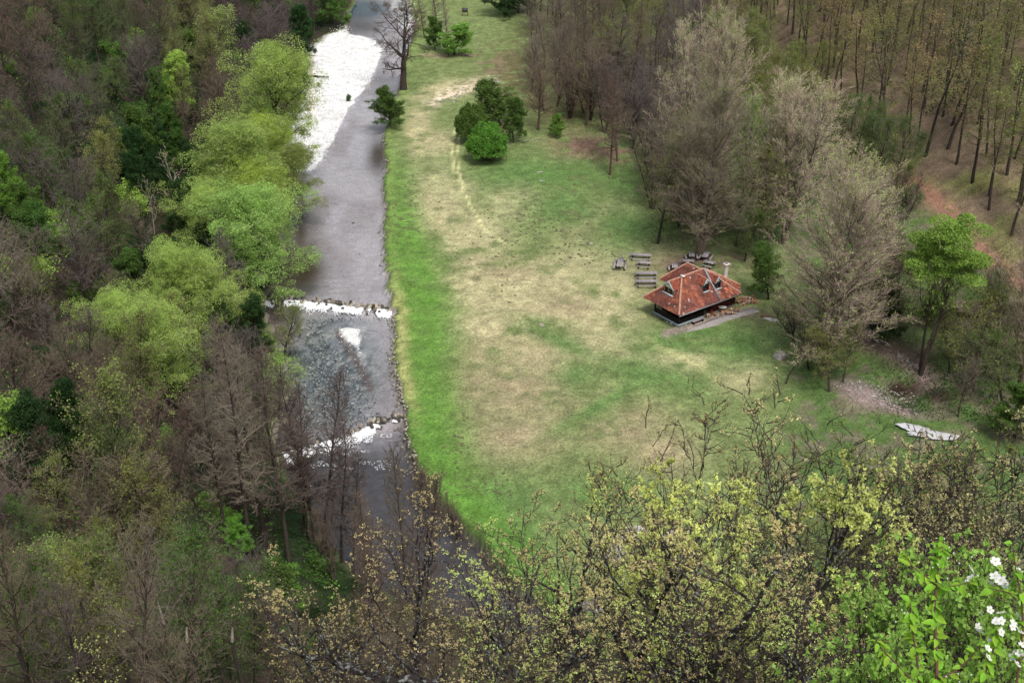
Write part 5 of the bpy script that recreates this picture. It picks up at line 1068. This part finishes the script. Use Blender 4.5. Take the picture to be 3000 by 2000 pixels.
for (x0, x1, y0, y1, st, kinds, mode) in [(-16, 24, 36, 92, 6.2, ['thin', 'bare'], 0), (22, 48, 40, 90, 7.0, ['thin', 'thin', 'budding'], 1), (-8, 12, 15, 27, 4.2, ['thin'], 3)]:
    for a, b in scatter(x0, x1, y0, y1, st, lambda a, b: True):
        if mode == 0 and a < -10: continue
        k = random.choice(kinds); z_ = h1(a, b); H = random.uniform(6, 9) if mode < 3 else random.uniform(4, 6)
        u, v = [float(q) for q in proj(a, b, z_ + H)]
        lim = np.interp(u, [0, 700, 850, 1000, 1150, 1400, 1700, 1900, 2352], [0, 1250, 1330, 1330, 1380, 1330, 1180, 1010, 960])
        if v < lim: 
            H = H * .6; u, v = [float(q) for q in proj(a, b, z_ + H)]
            if v < lim: continue
        if not (-60 < u < 2420 and v < 1640): continue
        lf_ = random.choice(['bud_tan', 'leaf_olive', 'bud_green']) if k == 'thin' else (random.choice(['leaf_olive', 'leaf_mid', 'leaf_fresh']) if k == 'budding' else None)
        zone = ['on the slope below the centre oaks', 'on the lower right slope', '', 'among the nearest oaks'][mode]
        lab = f"{WORD[k]} {'tan' if lf_ == 'bud_tan' else 'yellow green' if lf_ == 'bud_green' else LW[lf_] or 'grey brown'} tree {zone}"
        plant(k, a, b, H, 1.1, bark='bark', twig='twig_near' if k == 'thin' else 'twig_brown', leaf=lf_, label=lab, group=lab.replace(' tree ', ' trees '))
# two broken pale stubs at the lower left
for u, vt, dy, L in [(432, 1440, 55, 4), (537, 1440, 55, 3.6), (365, 1390, 60, 3)]:
    d = ray(u, vt); t = dy / d[1]; x_ = d[0] * t; zt = CAM_H + d[2] * t; z0 = h1(x_, dy); q = np.linspace(z0 - .3, zt, 7); pts_ = np.c_[x_ + np.sin(q) * .15, np.full(7, dy), q]
    g = Geo(); rr = np.linspace(.16, .07, 7); g.tubes(pts_[:5], pts_[1:6], rr[:5], rr[1:6], 6, 0); g.tubes(pts_[5:6], pts_[6:7], rr[5:6], [.05], 6, 1)
    tag(ob('broken_snag', g.mesh('broken_snag', [M['bark'], M['bark_pale']])), f"broken pale-tipped dead stem in the lower left wood, {'left' if u < 400 else 'middle' if u < 500 else 'right'} of three", 'broken snag')
# ------------------------------------------------ undergrowth
def ground_cover(name, n, region, size, m, label, spread=1.0, per=26, hz=.6, kind='leaf'):
    g = Geo(); P = []
    while len(P) < n:
        a, b = region()
        P.append((a, b))
    P = np.array(P); z_ = hgt(P[:, 0], P[:, 1]); c = np.repeat(np.c_[P, z_], per, 0); s = np.repeat(rng.uniform(.5, 1.3, n), per)[:, None]
    c = c + rng.normal(0, 1, c.shape) * np.array([spread, spread, 0]) * s; c[:, 2] = hgt(c[:, 0], c[:, 1]) + np.abs(rng.normal(0, hz, len(c))) * s[:, 0]
    if kind == 'leaf': g.leaves(c, size, 0, -.2, False, .8)
    else: g.spikes(c, c + np.c_[rng.normal(0, .5, (len(c), 2)), rng.uniform(.3, 1.2, len(c))] * size * 4, np.full(len(c), .012 if kind == 'twig' else .01), 0)
    tag(ob(name, g.mesh(name, [M[m]])), label, 'undergrowth', kind='stuff')
def left_reg():
    while True:
        b = rng.uniform(92, 330); a = rng.uniform(-100, -10)
        if a < lb1(b) - .5 and proj(a, b, h1(a, b))[0] > -60: return a, b
ground_cover('undergrowth', 1100, left_reg, .28, 'leaf_dark', 'dark green undergrowth covering the floor of the left forest', 1.1, 34, .5)
ground_cover('undergrowth', 500, left_reg, .26, 'leaf_bright', 'brighter green leaves in the undergrowth of the left forest', .7, 24, .4)
ground_cover('brushwood', 900, left_reg, .35, 'twig_purple', 'bare brown brushwood on the floor of the left forest', 1.2, 30, .3, 'twig')
def near_reg():
    while True:
        b = rng.uniform(12, 95); a = rng.uniform(-.42 * b - 12, .42 * b + 14)
        return a, b
ground_cover('brushwood', 900, near_reg, .3, 'twig_brown', 'bare brown brushwood on the slope below the viewpoint', 1.0, 30, .3, 'twig')
ground_cover('undergrowth', 800, near_reg, .16, 'leaf_mid', 'low green growth on the slope below the viewpoint', .8, 30, .3)
def tangle_reg():
    while True:
        b = rng.uniform(195, 345); a = rng.uniform(2, 62); u, v = proj(a, b, 0.)
        edge = np.interp(v, [-60, 40, 150, 260, 300, 340, 500], [1100, 1210, 1190, 1250, 1290, 1330, 1500])
        if u > edge: return a, b
ground_cover('brushwood', 900, tangle_reg, .4, 'twig_brown', 'bare bramble tangle on the floor of the thicket beyond the meadow', 1.2, 34, .4, 'twig')
ground_cover('undergrowth', 350, tangle_reg, .25, 'leaf_mid', 'green shoots on the floor of the thicket beyond the meadow', .9, 24, .3)
def slope_reg():
    while True:
        b = rng.uniform(150, 345); a = rng.uniform(40, 130)
        if a > hx1(b): return a, b
ground_cover('undergrowth', 500, slope_reg, .24, 'leaf_olive', 'sparse olive shoots over the brown leaf litter of the right slope', .9, 16, .4)
def px_reg(us, vs):
    def f():
        while True:
            u, v = rng.uniform(*us), rng.uniform(*vs); a, b = flat(u, v)[:2]
            if a < hx1(b) + 4: return a, b
    return f
ground_cover('undergrowth', 260, px_reg((1490, 1790), (360, 560)), .2, 'leaf_mid', 'green growth in the shade under the forked poplar', .9, 26, .3)
ground_cover('brushwood', 260, px_reg((1490, 1790), (340, 560)), .35, 'twig_brown', 'bare brushwood under the forked poplar', 1.0, 30, .3, 'twig')
ground_cover('brushwood', 320, px_reg((2000, 2400), (560, 860)), .4, 'twig_brown', 'bare brushwood on the shaded flat at the right edge', 1.2, 34, .4, 'twig')
ground_cover('undergrowth', 260, px_reg((2000, 2400), (600, 960)), .2, 'leaf_dark', 'dark green growth on the shaded flat at the right edge', 1.0, 26, .35)
# grass fringe hanging over the bank edge
g = Geo(); yb = rng.uniform(112, 300, 6000); xb = right_bank(yb) + np.abs(rng.normal(.25, .3, 6000)) - .1; zb = hgt(xb, yb); c = np.c_[xb, yb, zb]
g.leaves(c, .10, 0, -.3, False, .6); tag(ob('grass_fringe', g.mesh('grass_fringe', [M['leaf_bright']])), 'long grass fringing the top of the meadow bank', 'grass', kind='stuff')
gx = rng.uniform(-30, 45, 60000); gy = rng.uniform(108, 300, 60000); kk = (gx > right_bank(gy) + .2) & (fbm(gx * .3, gy * .3, 51, 3) > .47) & ((gx < 20) | (gy > 167)); gx = gx[kk][:26000]; gy = gy[kk][:26000]
g = Geo(); g.leaves(np.c_[gx, gy, hgt(gx, gy)], .10, 0, -1.5, False, .5); tag(ob('grass', g.mesh('grass', [M['leaf_mid']])), 'short tufts of darker grass scattered over the meadow', 'grass', kind='stuff')
# ------------------------------------------------ bright shrub and flowering cherry beside the viewpoint
for (u, vt, y_, w_, lab) in [(2110, 1280, 13, 1.0, 'bright green leafing shrub just below the viewpoint, left clump'), (2260, 1250, 12, 1.1, 'bright green leafing shrub just below the viewpoint, right clump'), (2330, 1330, 10, .8, 'bright green leafing shrub at the bottom right corner')]:
    pass
def near_shrub(seed, nb):
    out = grow(seed, 6.0, r0=.06, base=.5, n=(20, 6, 4), rat=(.20, .42, .42), el=(5, 65), env='round', trop=(0, .03, .05, .05), wob=(.06, .18, .2, .2), thick=.35, segs=(9, 6, 4, 2), stems=3, splay=.06)
    tr = wood(out, 2, None).mesh('trunk', [M['bark']], smooth=True); tw = wood(out, len(out), None, start=2).mesh('twigs', [M['twig_near']]); Q, _ = out[-1]; N, K1, _ = Q.shape
    c = rng.integers(0, N, nb); t = rng.choice([1., 1., .55, .8], nb); f = t * (K1 - 1); i = np.minimum(f.astype(int), K1 - 2); fr = (f - i)[:, None]; Pp = Q[c, i] * (1 - fr) + Q[c, i + 1] * fr; g = Geo()
    for q in range(5): g.leaves(Pp, .055, 0, .2, True, .6)
    PROTO.setdefault('nearshrub', []).append((tr, tw, g.mesh('foliage', [M['leaf_fresh']]), float(Q[..., 2].max()), 1))
near_shrub(201, 1150); near_shrub(202, 1150)
M['leaf_near'] = mat('leaf_near', (.36, .58, .12), .5, 2, .25, transl=.45, rand=.1)
for i, (u, vt, y_, w_, lab) in enumerate([(2070, 1290, 13.5, .6, 'bright green leafing shrub just below the viewpoint, leftmost clump'), (2160, 1330, 13, .6, 'bright green leafing shrub behind the cherry stems'),
     (2240, 1290, 12.8, .6, 'bright green leafing shrub just right of the cherry stems'), (2330, 1265, 13.2, .6, 'bright green leafing shrub at the right edge behind the blossom'), (2290, 1400, 11.5, .5, 'bright green leafing shrub nearest the bottom right corner'), (2110, 1420, 12, .5, 'bright green leafing shrub low behind the cherry, left of its stems')]):
    by_top('nearshrub', u, vt, y_, lab, w_, leaf='leaf_near', bark='bark', twig='twig_near', name='shrub', cat='shrub', var=i % 2)
# cherry: stems placed at five to six metres from the eye
M['petal'] = mat('petal', (.86, .86, .84), .6, transl=.3); M['stem_red'] = mat('stem_red', (.10, .045, .04), .7, 8, .3); M['anther'] = mat('anther', (.6, .62, .25), .7)
def leaf_me(seed):
    r = np.random.default_rng(seed); w = .26; V = []; rows = [(0, .0), (.12, .55), (.35, 1), (.62, .85), (.85, .42), (1, 0)]; bend = r.uniform(.15, .45); fold = r.uniform(.15, .4)
    for t, k in rows:
        zc = -bend * t * t
        V += [(t, -w * k, zc + fold * w * k), (t, 0, zc), (t, w * k, zc + fold * w * k)]
    F = []
    for i in range(5):
        for j in range(2): a = i * 3 + j; F.append((a, a + 1, a + 4, a + 3))
    return mk_mesh('leaf', np.array(V), [(np.array(F), 0)], [M['leaf_cherry']], smooth=True)
LM = [leaf_me(i) for i in range(4)]
def flower_me():
    g = Geo()
    for k in range(5):
        a = k * 1.2566; c, s = math.cos(a), math.sin(a); P_ = [(0, 0, 0), (.5, -.38, .12), (.95, -.30, .2), (1.0, 0, .26), (.95, .30, .2), (.5, .38, .12)]
        V = [(x_ * c - y_ * s, x_ * s + y_ * c, z_) for x_, y_, z_ in P_]; g.add(V, np.array([[0, 1, 2], [0, 2, 3], [0, 3, 4], [0, 4, 5]]))
    g.tubes([(0, 0, 0)] * 6, [(.25 * math.cos(i), .25 * math.sin(i), .35) for i in range(6)], [.03] * 6, [.03] * 6, 3, 1); return g.mesh('blossom', [M['petal'], M['anther']])
FM = flower_me(); bg = Geo(); bg.tubes([(0, 0, 0), (0, 0, .5), (0, 0, 1.2)], [(0, 0, .5), (0, 0, 1.2), (0, 0, 1.6)], [.3, .6, .55], [.6, .55, .1], 6); BM = bg.mesh('flower_bud', [M['petal']], smooth=True)
def at(u, v, dist): d = ray(u, v); return CAM + d * dist
base_xy = at(2290, 1568, 4.9)[:2]
cherry = ob('flowering_cherry', None, loc=(base_xy[0], base_xy[1], h1(*base_xy))); tag(cherry, 'young cherry with fresh leaves and white blossom rising at the bottom right corner', 'cherry tree')
CB = np.array(cherry.location); rc = random.Random(5)
def stem(pts, r0, r1, leaves_, flowers=(), nm='stem', bury=True):
    P_ = [at(*p) for p in pts]
    if bury: P_ = [CB + np.array([(P_[0][0] - CB[0]) * .25, (P_[0][1] - CB[1]) * .25, 0.0])] + [P_[0] + np.array([0, 0, -.5])] + P_
    P_ = np.array(P_); n = len(P_); rr = np.linspace(r0, r1, n); g = Geo(); 
    # smooth
    t = np.linspace(0, n - 1, (n - 1) * 5 + 1); Q = np.stack([np.interp(t, np.arange(n), P_[:, k]) for k in range(3)], 1); Q[1:-1] = (Q[:-2] + Q[1:-1] * 2 + Q[2:]) / 4
    rq = np.interp(t, np.arange(n), rr); g.tubes(Q[:-1] - CB, Q[1:] - CB, rq[:-1], rq[1:], 7); so = ob(nm, g.mesh(nm, [M['stem_red']], smooth=True), cherry)
    k0 = 10 if bury else 0
    for i in range(leaves_):
        f = k0 / len(t) + (1 - k0 / len(t)) * ((i + rc.random()) / leaves_) ** .9; k = min(int(f * (len(Q) - 1)), len(Q) - 2); p = Q[k] * (1 - (f * (len(Q) - 1) - k)) + Q[k + 1] * (f * (len(Q) - 1) - k)
        yaw = rc.uniform(0, 6.28); pitch = rc.uniform(-.5, .9); s = rc.uniform(.028, .046); o = ob('leaf', LM[rc.randrange(4)], cherry, p - CB, (rc.uniform(-.6, .6), pitch, yaw), s)
    return Q
def cluster(u, v, d, n, opened=True, s=.016):
    c = at(u, v, d)
    for i in range(n):
        p = c + np.array([rc.gauss(0, .022), rc.gauss(0, .03), rc.gauss(0, .022)])
        g = Geo(); g.tubes([c - CB + [0, 0, -.04]], [p - CB], [.0012], [.001], 3); ob('pedicel', g.mesh('pedicel', [M['leaf_cherry']]), cherry)
        if opened: ob('blossom', FM, cherry, p - CB, (rc.uniform(-.6, 1.0), rc.uniform(-.6, .6), rc.uniform(0, 6)), s * rc.uniform(.8, 1.2))
        else: ob('flower_bud', BM, cherry, p - CB, (rc.uniform(-.5, .5), rc.uniform(-.5, .5), 0), .0042)
D0 = 4.6
stem([(2152, 1568, D0), (2150, 1480, D0), (2147, 1400, D0), (2150, 1330, D0), (2160, 1280, D0), (2168, 1238, D0)], .0075, .002, 80)
stem([(2112, 1568, D0), (2105, 1500, D0), (2095, 1440, D0), (2090, 1370, D0)], .006, .0015, 44)
stem([(2150, 1345, D0), (2125, 1320, D0), (2095, 1300, D0), (2082, 1275, D0)], .003, .0015, 16, bury=False)
stem([(2150, 1350, D0), (2190, 1345, D0), (2235, 1335, D0)], .0025, .0012, 9, bury=False)
stem([(2330, 1600, D0), (2345, 1500, D0), (2350, 1420, D0), (2345, 1360, D0), (2335, 1320, D0), (2325, 1245, D0)], .006, .0015, 42)
stem([(2240, 1600, D0), (2265, 1540, D0), (2283, 1490, D0), (2290, 1440, D0)], .0045, .0015, 34)
stem([(2340, 1368, D0), (2310, 1358, D0), (2270, 1350, D0)], .0025, .0012, 12, bury=False)
stem([(2155, 1560, D0), (2195, 1540, D0), (2230, 1510, D0), (2250, 1480, D0)], .004, .0015, 14, bury=False)
stem([(2100, 1568, D0), (2060, 1525, D0), (2025, 1490, D0), (2012, 1470, D0)], .0035, .0015, 22, bury=False)
for a in [(2275, 1310, 4), (2250, 1318, 2), (2320, 1340, 4), (2285, 1420, 4), (2320, 1430, 6), (2280, 1470, 6), (2262, 1455, 3), (2348, 1500, 5)]: cluster(a[0], a[1], D0, a[2])
for a in [(2182, 1255, 5), (2235, 1325, 6), (2140, 1290, 3), (2078, 1398, 5), (2190, 1552, 5), (2200, 1335, 3), (2360, 1412, 4)]: cluster(a[0], a[1], D0, a[2], False)
# ------------------------------------------------ lichened limb crossing the bottom edge
P_ = np.array([at(u, v, 20) for u, v in [(1090, 1600), (1000, 1575), (900, 1560), (830, 1545), (760, 1515), (690, 1502)]]); rr = np.linspace(.10, .02, 6); tt_ = np.linspace(0, 5, 26); Q = np.stack([np.interp(tt_, np.arange(6), P_[:, k]) for k in range(3)], 1) + rng.normal(0, .03, (26, 3))
bx_, by_ = Q[0][0], Q[0][1]; zb_ = h1(bx_, by_); Q = np.r_[[[bx_ + .3, by_, zb_ - .2], [bx_ + .2, by_, (zb_ + Q[0][2]) / 2]], Q]; rq = np.r_[.15, .13, np.interp(tt_, np.arange(6), rr)]
g = Geo(); g.tubes(Q[:-1], Q[1:], rq[:-1], rq[1:], 7); k_ = rng.integers(6, 27, 40); dv = norm(rng.normal(0, 1, (40, 3)) + [0, 0, .8]); g.tubes(Q[k_], Q[k_] + dv * .5, np.full(40, .014), np.full(40, .008), 4); g.spikes(Q[k_] + dv * .5, Q[k_] + dv * .5 + norm(dv + rng.normal(0, .5, (40, 3))) * .5, np.full(40, .008))
tag(ob('leaning_oak_limb', g.mesh('leaning_oak_limb', [M['bark_lichen']], smooth=True), loc=(0, 0, 0)), 'leaning oak stem with pale lichen reaching left along the bottom edge', 'oak')

# ------------------------------------------------ a label of its own for every tree of the woods
MARKS = [(620, 260, 'tallest willow'), (545, 430, 'broad pale willow'), (565, 560, 'willow over the calm pool'), (470, 690, 'willow by the upper weir'), (300, 740, 'low broad willow'), (400, 850, 'willow with forked trunk'), (600, 1000, 'front alders'), (755, 1050, 'alders at the lower weir'),
 (395, 190, 'bright fresh green tree'), (480, 100, 'broad olive tree'), (15, 430, 'bright green tree at the left edge'), (420, 430, 'white barked dead tree'), (690, 80, 'head of the gravel bar'), (555, 1240, 'glowing green sapling'), (655, 1360, 'glowing green bush'), (250, 1200, 'spreading fan-limbed tree'),
 (130, 1430, 'pale green corner tree'), (45, 1360, 'green tree at the lower left edge'), (100, 60, 'top left corner'), (100, 250, 'upper left edge'), (250, 330, 'dark hollow of the upper wood'), (60, 650, 'left edge'), (200, 800, 'left middle wood'), (100, 1000, 'left edge below the middle'), (60, 1150, 'lower left edge'),
 (400, 1350, 'broken pale stems'), (480, 1480, 'bottom edge left of centre'), (300, 1500, 'bottom left'), (1240, 200, 'stout red trunked tree'), (1345, 180, 'wide bare thicket tree'), (1400, 290, 'slender foremost tree'), (1600, 120, 'tallest poplar'), (1600, 380, 'large forked poplar'), (1800, 330, 'pale budding poplar'),
 (1890, 600, 'greatest poplar'), (2112, 650, 'flat-topped green tree'), (1450, 60, 'top edge at centre'), (1270, 30, 'top edge beside the far meadow'), (1750, 60, 'top edge right of centre'), (2010, 200, 'left ivy-clad tree'), (2125, 200, 'right ivy-clad tree'), (2300, 100, 'top right corner'), (2300, 400, 'right edge slope'), (2150, 440, 'forest track'),
 (2300, 750, 'bramble mound'), (2130, 990, 'white slab'), (1980, 900, 'spoil heap'), (1400, 1100, 'highest budding oak'), (1010, 1300, 'wide budding oak'), (1830, 1050, 'leafing oak'), (2200, 1200, 'right slope saplings'), (1530, 1350, 'bottom centre oak'), (2150, 1400, 'bright shrub'), (1250, 1450, 'bottom edge at centre'), (850, 1450, 'lichened limb')]
by = {}
for root, kind, H, tw_, lf_ in FILL:
    u, v = [float(q) for q in proj(root.location.x, root.location.y, root.location.z + H * .6)]
    mk = min(MARKS, key=lambda m: (m[0] - u) ** 2 + (m[1] - v) ** 2); du, dv = u - mk[0], v - mk[1]
    dr2 = ('right of' if du > 0 else 'left of') if abs(du) > abs(dv) else ('below' if dv > 0 else 'above')
    if math.hypot(du, dv) < 35: dr2 = 'at'
    big = 'tall' if H > (16 if kind == 'pole' else 12.3) else 'short' if H < 8 else 'mid-sized'
    c_ = 'tan budded' if lf_ in ('bud_tan', 'leaf_tan') else 'yellow-green budded' if lf_ == 'bud_green' else (LW.get(lf_) or TW.get(tw_, 'dark'))
    w_ = {'bare': 'bare', 'multi': 'bare many-stemmed', 'budding': 'budding', 'leafy': 'leafy', 'pole': 'slender', 'thin': 'thin', 'shrub': 'low'}[kind]
    lab = f"{big} {w_} {c_} {'shrub' if kind == 'shrub' else 'sapling' if kind == 'thin' else 'tree'} {dr2} the {mk[2]}"
    by.setdefault(lab, []).append((u, root))
ORD = ['leftmost', 'second from the left', 'third from the left', 'fourth from the left', 'fifth from the left', 'sixth from the left', 'seventh from the left', 'eighth from the left', 'ninth from the left', 'tenth from the left', 'eleventh from the left', 'twelfth from the left', 'thirteenth from the left', 'fourteenth from the left']
for lab, L_ in by.items():
    L_.sort(key=lambda q: q[0])
    for i, (u, root) in enumerate(L_): root['label'] = lab if len(L_) == 1 else f"{lab}, {ORD[min(i, 13)]}"
for root, kind, H, tw_, lf_ in FILL:
    g_ = root['group']; root['group'] = ' '.join(g_.split()[:12]).rstrip(',')
    if len(root['label'].split()) > 16: root['label'] = ' '.join(root['label'].replace('from the left', 'from left').split()[:16])
